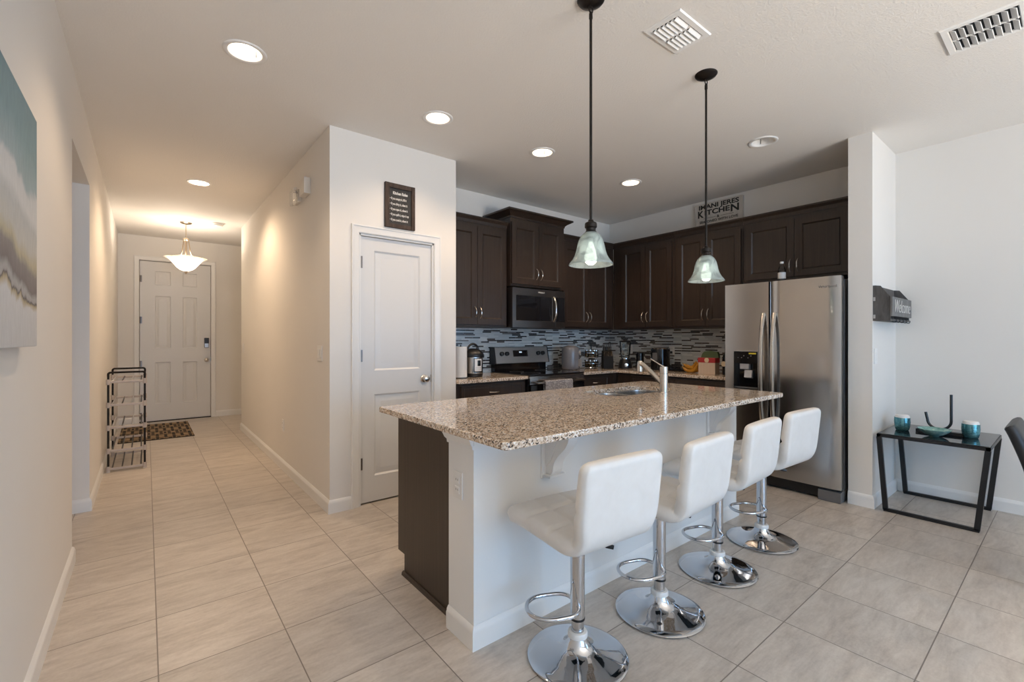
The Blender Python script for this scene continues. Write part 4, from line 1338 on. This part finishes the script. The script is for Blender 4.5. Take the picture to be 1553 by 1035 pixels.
for k in range(4):
    a = ang + pi / 4 + k * pi / 2
    MB().cyl((ax + .07 * cos(a), ay + .07 * sin(a), CT), .010, .008, 10).build('foot', M['blackplastic'], af)

# spice carousel
sx, sy = 4.075, 3.60
sc = thing('spice_carousel', 'two-tier revolving spice rack of glass jars', 'spice rack', (sx, sy, CT))
MB().lathe([(0, 0), (.075, 0), (.078, .006), (.070, .012), (0, .012)], (sx, sy, CT), 32).build('base', M['chrome'], sc)
MB().cyl((sx, sy, CT + .012), .007, .262, 12).lathe([(0, .270), (.010, .270), (.016, .278), (.030, .283), (.030, .288), (.010, .294), (0, .295)], (sx, sy, CT), 20).build('post', M['blackplastic'], sc)
for tz in (.020, .140):
    MB().lathe([(0, 0), (.082, 0), (.084, .004), (.082, .008), (0, .008)], (sx, sy, CT + tz), 32).lathe([(.086, .052), (.088, .052), (.088, .058), (.086, .058)], (sx, sy, CT + tz), 32).build('tier', M['chrome'], sc)
SPG = 'spice jars on the carousel'
def jar(x, y, z, label):
    j = thing('spice_jar', label, 'jar', (x, y, z), 0, SPG)
    MB().lathe([(0, 0), (.018, 0), (.020, .004), (.020, .062), (.016, .068), (0, .068)], (x, y, z), 16).build('glass', M['jarglass'], j)
    MB().cyl((x, y, z + .068), .017, .014, 16).build('lid', M['nickel'], j)
    return j
for tz, nm in ((.028, 'lower'), (.148, 'upper')):
    for k in range(7):
        a = radians(-100) + 2 * pi * k / 7
        jar(sx + .058 * cos(a), sy + .058 * sin(a), CT + tz, 'small metal-lidded glass spice jar on the %s tier of the carousel' % nm)

# knife block
kx, ky = 4.335, 3.575
kbk = thing('knife_block', 'black knife block full of steel handled knives, beside the blender', 'knife block', (kx, ky, CT))
KM = Matrix.Translation((kx, ky, CT)) @ Matrix.Rotation(radians(-38), 4, 'Z')
MB().prism([(-.075, 0), (.060, 0), (.060, .125), (.040, .215), (-.045, .170), (-.075, .100)], -.058, .058, 'x').xform(KM).build('block', M['mattblack'], kbk)
KG = 'knives in the black block'
for r_, (yy, zz) in enumerate(((.030, .208), (-.010, .190), (-.050, .150))):
    for k in range(5):
        x = -.044 + .022 * k
        L = (.085, .075, .060)[r_]
        kn = thing('knife', ('tall steel handled knife in the back row of the knife block', 'steel handled knife in the middle row of the knife block', 'short steel handled knife in the front row of the knife block')[r_], 'knife', KM @ Vector((x, yy, zz)), 0, KG)
        MB().tube([(x, yy + .004, zz - .006), (x, yy - .002, zz + L * .4), (x, yy - .012, zz + L)], [.006, .0075, .008], 8, flat=.7).xform(KM).build('handle', M['steel'] if k % 2 == 0 or r_ == 1 else M['steel_dark'], kn)

# blender
bx_, by_ = 4.545, 3.47
bl = thing('blender', 'counter blender with clear jug on a black base, in the kitchen corner', 'blender', (bx_, by_, CT))
MB().lathe([(0, 0), (.082, 0), (.086, .006), (.080, .05), (.062, .105), (.052, .118), (0, .118)], (bx_, by_, CT), 28).build('base', M['blackplastic'], bl)
jg = MB().lathe([(.044, .120), (.050, .130), (.060, .20), (.068, .325), (.064, .325), (.056, .20), (.046, .135), (0, .135)], (bx_, by_, CT), 24).build('jug', M['glass'], bl)
MB().lathe([(.0, .318), (.069, .318), (.071, .330), (.060, .338), (.026, .340), (.024, .352), (0, .353)], (bx_, by_, CT), 24).build('lid', M['blackplastic'], bl)
MB().tube([(bx_ - .060, by_ - .020, CT + .30), (bx_ - .100, by_ - .036, CT + .295), (bx_ - .104, by_ - .038, CT + .22), (bx_ - .052, by_ - .02, CT + .155)], .009, 10).build('jug_handle', M['glass'], jg)
MB().lathe([(0, .0), (.020, 0), (.020, -.008), (0, -.010)], (0, 0, 0), 20, 'x').xform(Matrix.Translation((bx_ - .058, by_ - .058, CT + .045)) @ Matrix.Rotation(radians(45), 4, 'Z')).build('dial', M['chrome'], bl)
MB().lathe([(.053, .112), (.055, .112), (.055, .124), (.053, .124)], (bx_, by_, CT), 24).build('band', M['chrome'], bl)

# black canister, coffee maker
solo('canister', MB().lathe([(0, 0), (.044, 0), (.046, .004), (.046, .150), (.044, .154), (.047, .156), (.047, .186), (.040, .194), (0, .195)], (4.605, 3.30, CT), 28), M['blackgloss'], 'small black canister left of the coffee maker', 'canister')
cx_, cy_ = 4.60, 3.02
cm = thing('coffee_maker', 'black coffee maker with silver rimmed lid, plugged in at the wall', 'coffee maker', (cx_, cy_, CT))
MB().lathe([(0, .004), (.100, .004), (.104, .012), (.106, .235), (.104, .245), (.0, .245)], (cx_, cy_, CT), 36).box(cx_ - .06, cx_ + .10, cy_ - .30, cy_ - .08, CT + .002, CT + .026, .006).build('body', M['blackgloss'], cm)
MB().lathe([(.0, .262), (.070, .258), (.098, .250), (.105, .246), (.105, .243), (0, .243)], (cx_, cy_, CT), 36).build('lid', M['blackplastic'], cm)
MB().lathe([(.100, .246), (.106, .244), (.1075, .250), (.103, .2535), (.098, .251)], (cx_, cy_, CT), 36).build('lid_rim', M['chrome'], cm)
MB().box(cx_ - .112, cx_ - .1035, cy_ - .03, cy_ + .03, CT + .11, CT + .20, .003).build('control_panel', M['greyplastic'], cm)

# bananas
def banana(x, y, z, rz, tilt, label):
    t = thing('banana', label, 'banana', (x, y, z), 0, 'bunch of bananas')
    pts, rr = [], []
    R = .105
    for i in range(13):
        q = i / 12
        a = radians(200) + radians(115) * q
        pts.append((R * cos(a), 0, R + R * sin(a)))
        rr.append(.0175 * max(.22, min(1, 1.25 * sin(pi * (.06 + .88 * q)) ** .55)))
    mx = Matrix.Translation((x, y, z + .018)) @ Matrix.Rotation(rz, 4, 'Z') @ Matrix.Rotation(tilt, 4, 'X')
    MB().tube(pts, rr, 7).xform(mx).build('fruit', M['banana'], t, smooth=50)
    e = Vector(pts[-1]); dirv = (Vector(pts[-1]) - Vector(pts[-2])).normalized()
    MB().tube([tuple(e - dirv * .002), tuple(e + dirv * .02)], [.005, .006], 7).xform(mx).build('stem', M['bananatip'], t)
    return t
bnx, bny = 4.50, 2.60
for k, (dx, dy, dz, rz, tl) in enumerate(((0, -.045, 0, 100, 0), (-.028, -.018, 0.0, 84, -10), (.01, .02, .0, 70, -6), (-.006, -.055, .032, 108, 10), (-.018, -.02, .036, 92, 0), (.006, .005, .034, 76, -8))):
    banana(bnx + dx, bny + dy, CT + dz, radians(rz), radians(tl), ('banana in the lower layer of the bunch on the worktop' if k < 3 else 'banana in the upper layer of the bunch on the worktop'))

# striped gift bag with a red band
gb = thing('gift_box', 'red and white striped box with red band and green back card', 'box', (4.47, 2.375, CT))
MB().box(4.425, 4.515, 2.285, 2.462, CT, CT + .165, .002).build('box_body', M['stripes'], gb)
MB().box(4.4225, 4.5175, 2.2825, 2.4645, CT + .118, CT + .166, .001).build('band', M['red'], gb)
MB().prism([(2.275, CT + .166), (2.460, CT + .166), (2.448, CT + .205), (2.425, CT + .228), (2.37, CT + .236), (2.29, CT + .226), (2.278, CT + .20)], 4.475, 4.512, 'x').build('card', M['green'], gb)
MB().lathe([(0, 0), (.024, 0), (.024, -.003), (0, -.003)], (4.4225, 2.37, CT + .142), 20, 'x').build('seal', M['cream'], gb)

# bottle with a round tag next to the fridge
wx, wy = 4.50, 2.205
wb_ = thing('wine_bottle', 'tall bottle with black cap and round cream tag beside the fridge', 'bottle', (wx, wy, CT))
MB().lathe([(0, 0), (.036, 0), (.039, .004), (.039, .155), (.034, .190), (.018, .225), (.0145, .245), (.0145, .275)], (wx, wy, CT), 28, cap1=True).build('glass', M['blackgloss'], wb_)
MB().lathe([(.015, .243), (.0165, .243), (.0165, .300), (.015, .304), (0, .304)], (wx, wy, CT), 20).build('cap', M['blackplastic'], wb_)
MB().lathe([(0, 0), (.026, 0), (.026, -.004), (0, -.004)], (wx - .0395, wy + .008, CT + .11), 24, 'x').build('tag', M['cream'], wb_)

# water bottle on the fridge
qx, qy, qz = 4.30, 1.625, FT - .018
wb2 = thing('water_bottle', 'small clear water bottle standing on top of the fridge', 'bottle', (qx, qy, qz))
MB().lathe([(0, 0), (.026, 0), (.030, .005), (.030, .035), (.0285, .040), (.030, .046), (.030, .115), (.0295, .125), (.022, .155), (.013, .172), (.0125, .186), (0, .186)], (qx, qy, qz), 24).build('bottle', M['plasticclear'], wb2)
MB().lathe([(.0305, .055), (.0309, .056), (.0309, .108), (.0305, .109)], (qx, qy, qz), 24).build('label', M['whiteplastic'], wb2)
MB().cyl((qx, qy, qz + .186), .0145, .018, 18, 'z', .002).build('cap', M['whiteplastic'], wb2)

# ------------------------------------------------------------------ outlets and switches
def plate(name, label, cat, c, face, w=.072, h=.115, kind='outlet', gang=1, group=None):
    """wall plate; face is the direction it looks: '-y', '-x'"""
    t = thing(name, label, cat, c, 0, group)
    def bx(mb, u0, u1, w0, w1, d0, d1, bev=0):
        if face == '-y': return mb.box(c[0] + u0, c[0] + u1, c[1] - d1, c[1] - d0, c[2] + w0, c[2] + w1, bev)
        return mb.box(c[0] - d1, c[0] - d0, c[1] + u0, c[1] + u1, c[2] + w0, c[2] + w1, bev)
    bx(MB(), -w / 2, w / 2, -h / 2, h / 2, 0, .006, .0022).build('plate', M['whiteplastic'], t)
    for g_ in range(gang):
        u = (g_ - (gang - 1) / 2) * .046
        if kind == 'outlet':
            for s_ in (-1, 1):
                so = bx(MB(), u - .017, u + .017, s_ * .021 - .015, s_ * .021 + .015, .005, .0085, .003).build('socket', M['whiteplastic'], t)
                m2 = MB()
                for q in (-.007, .007):
                    bx(m2, u + q - .0012, u + q + .0012, s_ * .021 - .002, s_ * .021 + .007, .0084, .0088)
                m2.build('slots', M['darkvoid'], so)
        else:
            bx(MB(), u - .0165, u + .0165, -.033, .033, .005, .0095, .002).build('rocker', M['whiteplastic'], t)
    return t
plate('light_switch', 'white double light switch on the hallway wall near the pantry corner', 'switch', (HX, 3.615, 1.148), '-x', .118, .118, 'switch', 2)
plate('wall_outlet', 'white outlet low on the hallway wall', 'outlet', (HX, 4.81, .425), '-x')
plate('light_switch', 'white light switch at the far end of the hallway wall', 'switch', (HX, 7.11, 1.14), '-x', .072, .118, 'switch', 1)
plate('wall_outlet', 'white outlet on the white end of the island', 'outlet', (IX0, 1.655, .640), '-x')
plate('wall_outlet', 'white outlet on the backsplash behind the blender', 'outlet', (XR - .009, 3.64, 1.125), '-x')
po = plate('wall_outlet', 'white outlet on the backsplash with a black plug in it', 'outlet', (XR - .009, 3.04, 1.12), '-x')
pg = thing('power_plug', 'black plug and cord of the coffee maker in the outlet', 'plug', (XR - .018, 3.04, 1.10), 0)
MB().box(XR - .050, XR - .019, 3.027, 3.053, 1.085, 1.112, .004).build('plug', M['blackplastic'], pg)
MB().tube(smoothpath([(XR - .048, 3.04, 1.098), (XR - .07, 3.05, 1.06), (XR - .06, 3.05, .98), (XR - .06, 3.03, .925), (4.72, 3.03, .915)], 6), .0035, 6).build('cord', M['blackplastic'], pg)
plate('light_switch', 'white light switch on the short wall beside the fridge', 'switch', (4.275, .97, 1.128), '-y', .072, .118, 'switch', 1)

# ------------------------------------------------------------------ signs
ks = thing('chalkboard_sign', 'brown framed chalkboard of kitchen rules over the pantry door', 'sign', (1.566, 3.37, 2.132))
KX0, KX1, KZ0, KZ1, KY = 1.440, 1.692, 2.130, 2.478, PY
MB().box(KX0 + .02, KX1 - .02, KY - .012, KY - .001, KZ0 + .02, KZ1 - .02).build('board', M['slate'], ks)
fb_ = MB()
MB().box(KX0, KX0 + .036, KY - .026, KY - .001, KZ0, KZ1, .002).build('frame_rail', M['rustic'], ks)
MB().box(KX1 - .030, KX1, KY - .026, KY - .001, KZ0, KZ1, .002).build('frame_rail', M['rustic'], ks)
MB().box(KX0 + .036, KX1 - .030, KY - .024, KY - .001, KZ1 - .036, KZ1, .002).build('frame_rail', M['rustic'], ks)
MB().box(KX0 + .036, KX1 - .030, KY - .024, KY - .001, KZ0, KZ0 + .030, .002).build('frame_rail', M['rustic'], ks)
kmx = (KX0 + KX1) / 2 + .003
text('lettering', 'Kitchen Rules', .031, M['chalk'], ks, facing_my(kmx, KY - .0135, 2.404), bold=.0012, sx=.72)
for i, s_ in enumerate(('If you empty it, fill it', 'If you dirty it, clean it', 'If you open it, close it', 'If you spill it, wipe it up', 'If you cook it, share it')):
    text('lettering', '\u2022 ' + s_, .0255, M['chalk'], ks, facing_my(KX0 + .042, KY - .0135, 2.360 - .0415 * i), bold=.0006, sx=.62, align='LEFT')

kg = thing('kitchen_sign', 'white family kitchen sign leaning on the wall above the cabinets', 'sign', (4.86, 2.47, 2.440))
GX = XR - .012
MB().box(GX - .018, XR - .0005, 2.205, 2.737, UZ1 + .046, 2.762, .003).build('board', M['signwhite'], kg)
for q0, q1, r0, r1 in ((2.205, 2.217, 2.45, 2.762), (2.725, 2.737, 2.45, 2.762), (2.217, 2.725, 2.752, 2.762)):
    MB().box(GX - .022, GX - .018, q0, q1, r0, r1).build('frame', M['signwhite'], kg)
tx = GX - .0192
def span(o, ya, yb):
    """stretch a line of lettering to run from ya to yb"""
    vs = [v.co.y for v in o.data.vertices]
    lo, hi = min(vs), max(vs)
    inv = ROOTS[o.name]
    a, b_ = (inv @ Vector((0, ya, 0))).y, (inv @ Vector((0, yb, 0))).y
    for v in o.data.vertices:
        v.co.y = a + (hi - v.co.y) / (hi - lo) * (b_ - a)
sl = []
sl.append(text('lettering', 'IMANI JERES', .066, M['ink'], kg, facing_mx(tx, 2.47, 2.722), bold=.0022, sx=1.02))
sl.append(text('lettering', 'K', .105, M['ink'], kg, facing_mx(tx, 2.668, 2.645), bold=.003))
sl.append(text('lettering', 'ITCHE', .075, M['ink'], kg, facing_mx(tx, 2.488, 2.655), bold=.0025, sx=1.22))
sl.append(text('lettering', 'N', .105, M['ink'], kg, facing_mx(tx, 2.300, 2.648), bold=.003))
sl.append(text('lettering', '&', .038, M['ink'], kg, facing_mx(tx, 2.47, 2.596), bold=.001))
MB().box(tx - .0008, tx + .001, 2.50, 2.64, 2.595, 2.598).box(tx - .0008, tx + .001, 2.30, 2.44, 2.595, 2.598).build('ruled_line', M['ink'], kg)
sl.append(text('lettering', 'SEASONED WITH LOVE', .036, M['ink'], kg, facing_mx(tx, 2.47, 2.558), bold=.0008, sx=1.02))
for o_, sp_ in zip(sl, ((2.69, 2.245), (2.70, 2.632), (2.622, 2.342), (2.332, 2.245), None, (2.68, 2.255))):
    if sp_: span(o_, *sp_)

# ------------------------------------------------------------------ hallway
door_chime = solo('door_chime', MB().box(HX - .052, HX, 3.87, 4.02, 2.425, 2.555, .006), M['ivory'], 'cream door chime box high on the hallway wall, nearer of two boxes', 'door chime')
hs = thing('alarm_sounder', 'clear covered alarm box on the hallway wall below the door chime', 'alarm', (HX - .03, 4.22, 2.42))
MB().box(HX - .030, HX, 4.15, 4.30, 2.425, 2.530, .004).build('back_box', M['ivory'], hs)
MB().box(HX - .060, HX - .031, 4.14, 4.31, 2.412, 2.540, .008).build('cover', M['plasticclear'], hs)

el = thing('hall_pendant', 'glowing alabaster bowl lamp hanging in front of the entry door', 'lamp', (.41, 7.43, CEIL))
ex, ey = .41, 7.43
MB().lathe([(0, 0), (.068, 0), (.068, -.004), (.058, -.014), (.030, -.022), (.010, -.026), (0, -.026)], (ex, ey, CEIL), 32).build('canopy', M['warmnickel'], el)
MB().cyl((ex, ey, 2.60), .0055, CEIL - .02 - 2.60, 10).build('rod', M['warmnickel'], el)
MB().lathe([(0, 2.600), (.012, 2.598), (.030, 2.590), (.036, 2.580), (.036, 2.566), (.030, 2.560), (.016, 2.556), (.014, 2.36), (0, 2.36)], (ex, ey, 0), 24).build('hub', M['warmnickel'], el)
for k in range(3):
    a = radians(20 + 120 * k)
    pts = smoothpath([(ex + r_ * cos(a), ey + r_ * sin(a), z) for r_, z in ((.030, 2.575), (.040, 2.50), (.050, 2.43), (.072, 2.37), (.105, 2.330), (.128, 2.335), (.124, 2.352))], 5)
    MB().tube(pts, .0065, 8).build('arm', M['warmnickel'], el)
prof = [(.238, 2.330), (.222, 2.324), (.190, 2.306), (.160, 2.276), (.130, 2.236), (.100, 2.200), (.070, 2.174), (.035, 2.160), (.006, 2.156)]
MB().lathe(prof + [(r_, z + .005) for r_, z in reversed(prof)] + [(.238, 2.334)], (ex, ey, 0), 48).build('bowl', M['bowlglass'], el, smooth=60)
MB().lathe([(0, 2.158), (.030, 2.156), (.032, 2.150), (.018, 2.142), (.010, 2.136), (.011, 2.126), (.006, 2.118), (0, 2.116)], (ex, ey, 0), 20).build('finial', M['warmnickel'], el)
MB().lathe([(0, 2.275), (.020, 2.28), (.030, 2.30), (.020, 2.33), (.012, 2.345), (.012, 2.362), (0, 2.362)], (ex, ey, 0), 20).build('bulb', M['bulb'], el)
lamp('hall_pendant_bulb', 'POINT', (ex, ey, 2.36), 4, (1.0, .82, .64), shadow_soft_size=.10)
lamp('hall_pendant_lower_bulb', 'POINT', (ex, ey, 2.275), 30, (1.0, .83, .66), shadow_soft_size=.08)

sd = thing('smoke_detector', 'round white smoke detector on the hallway ceiling', 'smoke detector', (.749, 7.204, CEIL))
MB().lathe([(0, 0), (.070, 0), (.070, -.012), (.066, -.018), (0, -.018)], (.749, 7.204, CEIL), 32).build('base', M['whiteplastic'], sd)
MB().lathe([(.056, -.018), (.055, -.034), (.046, -.042), (0, -.043)], (.749, 7.204, CEIL), 32).build('cover', M['whiteplastic'], sd)

dm = solo('door_mat', MB().box(-.27, .49, 7.19, 8.50, 0.0005, .009, .003), M['rug'], 'brown basket weave doormat lying before the entry door', 'mat')

# shoe rack: dark tubes with pale connectors, five levels
RX0, RX1, RY0, RY1 = -.292, .0, 5.71, 6.46
sr = thing('shoe_rack', 'empty five-level metal shoe rack against the left hallway wall', 'shoe rack', ((RX0 + RX1) / 2, (RY0 + RY1) / 2, 0))
for x in (RX0 + .012, RX1 - .012):
    for y in (RY0 + .012, RY1 - .012):
        MB().cyl((x, y, .0), .0085, .915, 14).build('upright', M['bronze'], sr)
LEV = [.030, .200, .418, .632, .850]
pale = M['silverpl']
for i, z in enumerate(LEV):
    s_ = None
    for k, y in enumerate((RY0 + .012, RY1 - .012)):
        m_ = MB().box(RX0, RX1, y - .008, y + .008, z - .011, z + .011, .004)
        for x in (RX0 + .012, RX1 - .012):
            m_.lathe([(.0106, -.024), (.0165, -.024), (.0165, .026), (.0106, .026)], (x, y, z), 14)
        o = m_.build('shelf_bar', M['taupe'], sr)
    for k in range(4):
        x = RX0 + .04 + (RX1 - RX0 - .08) * k / 3
        MB().tube([(x, RY0 + .012, z + .006), (x, RY1 - .012, z + .006)], .0058, 8).build('shelf_rod', M['bronze'] if i < 2 or k % 2 else M['silverpl'], sr)
for y in (RY0 + .012, RY1 - .012):
    MB().tube(smoothpath([(RX0 + .012, y, .90), (RX0 + .012, y, .925), (RX0 + .022, y, .938), (RX0 + .05, y, .94), (RX1 - .05, y, .94), (RX1 - .022, y, .938), (RX1 - .012, y, .925), (RX1 - .012, y, .90)], 4), .0095, 10).build('top_rail', M['bronze'], sr)
for x in (RX0 + .012, RX1 - .012):
    for y in (RY0 + .012, RY1 - .012):
        MB().lathe([(.0106, 0.0), (.015, 0.0), (.015, .02), (.0106, .02)], (x, y, 0), 14).build('foot', M['ivory'], sr)

# painting on the left wall
pa = thing('painting', 'large unframed canvas of pale clouds over a white shore', 'painting', (XL + .02, 1.60, 1.235))
MB().box(XL + .001, XL + .040, 1.02, 2.18, 1.235, 1.985, .003).build('canvas', M['painting'], pa)

# ------------------------------------------------------------------ console table corner
TX, TX2, TY, TY2, TZ = 4.205, 4.835, .362, .945, .566
ct = thing('console_table', 'black metal console table with glossy black glass top', 'table', ((TX + TX2) / 2, (TY + TY2) / 2, 0))
MB().box(TX + .004, TX2 - .004, TY + .004, TY2 - .004, TZ - .006, TZ, .002).build('tabletop', M['blackglass'], ct)
fr_ = MB()
s_ = .022
fr_.box(TX, TX2, TY, TY + s_, TZ - .028, TZ - .0065).box(TX, TX2, TY2 - s_, TY2, TZ - .028, TZ - .0065).box(TX, TX + s_, TY, TY2, TZ - .028, TZ - .0065).box(TX2 - s_, TX2, TY, TY2, TZ - .028, TZ - .0065)
fr_.build('apron', M['blackmetal'], ct)
by0, by1 = .425, .895
for x in (TX + .013, TX2 - .013):
    for yt, yb in ((TY + .012, by0), (TY2 - .012, by1)):
        MB().bar((x, yt, TZ - .028), (x, yb, .012), .024, .030).build('leg', M['blackmetal'], ct)
    MB().box(x - .012, x + .012, by0 - .012, by1 + .012, 0, .024, .002).build('foot_rail', M['blackmetal'], ct)

def candle(x, y, r, label):
    t = thing('candle_glass', label, 'candle', (x, y, TZ), 0, 'teal candle glasses')
    MB().lathe([(0, 0), (r * .72, 0), (r * .80, .004), (r * .93, .03), (r, .065), (r * .97, .098), (r * .93, .098), (r * .92, .070), (0, .068)], (x, y, TZ), 36).build('glass', M['teal'], t, smooth=50)
    MB().lathe([(0, .0682), (r * .91, .0702), (r * .91, .100), (r * .80, .1165), (r * .3, .1185), (0, .119)], (x, y, TZ), 32).build('wax', M['wax'], t)
candle(4.475, .850, .049, 'teal glass candle on the left of the console table, nearest the fridge')
candle(4.500, .484, .049, 'teal glass candle on the right of the console table, nearest the chair')
sc_ = thing('metal_ornament', 'black J-shaped tube ornament on a flat bar base', 'ornament', (4.52, .648, TZ))
MB().box(4.500, 4.545, .520, .778, TZ, TZ + .022, .002).build('base_bar', M['blackmetal'], sc_)
ym, rj = .650, .064
pts = [(4.522, ym + rj + .010, TZ + .150), (4.522, ym + rj + .004, TZ + .115)] + [(4.522, ym + rj * cos(a), TZ + .0325 + rj - rj * sin(a)) for a in [pi * k / 14 for k in range(15)]] + [(4.522, ym - rj, TZ + .20), (4.522, ym - rj, TZ + .290)]
MB().tube(pts, .0085, 10).build('tube', M['blackmetal'], sc_)
solo('bowl', MB().lathe([(0, 0), (.026, 0), (.030, .005), (.055, .016), (.085, .040), (.094, .052), (.090, .053), (.078, .041), (.05, .022), (0, .012)], (4.375, .655, TZ), 40), M['patina'], 'small teal glass bowl on the console table', 'bowl')

# mail organiser
mo = thing('mail_organizer', 'charcoal wooden wall mail holder with chalk lettered front and key hooks', 'mail holder', (4.50, .91, 1.39))
MY = .97
OX0, OX1 = 4.212, 4.785
MB().box(OX0, OX1, MY - .012, MY - .0005, 1.392, 1.655, .002).build('back_board', M['greywood'], mo)
for x0, x1 in ((OX0, OX0 + .012), (OX1 - .012, OX1)):
    MB().prism([(MY - .012, 1.392), (MY - .104, 1.392), (MY - .104, 1.565), (MY - .045, 1.650), (MY - .012, 1.655)], x0, x1, 'x').build('side_board', M['greywood'], mo)
fb2 = MB().box(OX0 - .006, OX1 + .006, MY - .117, MY - .104, 1.425, 1.566, .002).build('front_board', M['greyboard'], mo)
MB().box(OX0 + .012, OX1 - .012, MY - .104, MY - .012, 1.392, 1.404).build('shelf', M['greywood'], mo)
text('lettering', '\u2767Welcome'[1:], .140, M['chalk'], fb2, facing_my((OX0 + OX1) / 2, MY - .1178, 1.497), bold=-.0025, sx=.88, shear=.3)
for k in range(5):
    x = OX0 + .07 + k * .105
    MB().tube(smoothpath([(x, MY - .095, 1.396), (x, MY - .105, 1.385), (x, MY - .118, 1.382), (x, MY - .124, 1.392), (x, MY - .122, 1.402)], 4), .003, 6).build('key_hook', M['blackmetal'], mo)
for z in (1.41, 1.54):
    MB().box(OX0 - .0025, OX0, MY - .016, MY - .004, z, z + .028).build('bracket', M['silverpl'], mo)

# ------------------------------------------------------------------ dining chair at the right edge
dc = thing('dining_chair', 'black leather dining chair cut off by the right edge of the photo', 'chair', (3.66, -.09, 0), 0)
def chair_pad(ctrl, half, th0, th1):
    P = [Vector((p[1], p[2])) for p in smoothpath([(0, a, b_) for a, b_ in ctrl], 6)]
    n = len(P); rg = []
    for i in range(n):
        t = (P[min(i + 1, n - 1)] - P[max(i - 1, 0)]).normalized()
        nr = Vector((-t.y, t.x))
        q = i / (n - 1)
        th = th0 + (th1 - th0) * q
        e = min(i, n - 1 - i)
        th *= (.55, .85, .97, 1)[min(e, 3)]
        ring = []
        for k in range(20):
            a = 2 * pi * k / 20
            cx2, sy2 = cos(a), sin(a)
            x = half * math.copysign(abs(cx2) ** .28, cx2)
            o = th / 2 * math.copysign(abs(sy2) ** .5, sy2)
            ring.append((x, P[i].x + nr.x * o, P[i].y + nr.y * o))
        rg.append(ring)
    return MB().rings(rg)
mxc = Matrix.Translation((3.66, -.09, 0))
chair_pad([(-.235, .455), (-.10, .462), (.05, .46), (.18, .455), (.225, .45)], .225, .075, .07).xform(mxc).build('seat', M['leatherblack'], dc, smooth=50)
chair_pad([(.215, .43), (.232, .52), (.256, .62), (.288, .72), (.312, .785), (.326, .808)], .215, .06, .052).xform(mxc).build('backrest', M['leatherblack'], dc, smooth=50)
for x, y, tx_, ty_ in ((-.19, -.20, -.19, -.20), (.19, -.20, .19, -.20), (-.19, .20, -.19, .235), (.19, .20, .19, .235)):
    MB().rings([[(3.66 + tx_ + a * .014, -.09 + ty_ + b_ * .014, 0) for a, b_ in ((-1, -1), (1, -1), (1, 1), (-1, 1))],
                [(3.66 + x + a * .021, -.09 + y + b_ * .021, .435) for a, b_ in ((-1, -1), (1, -1), (1, 1), (-1, 1))]]).build('leg', M['blackplastic'], dc)
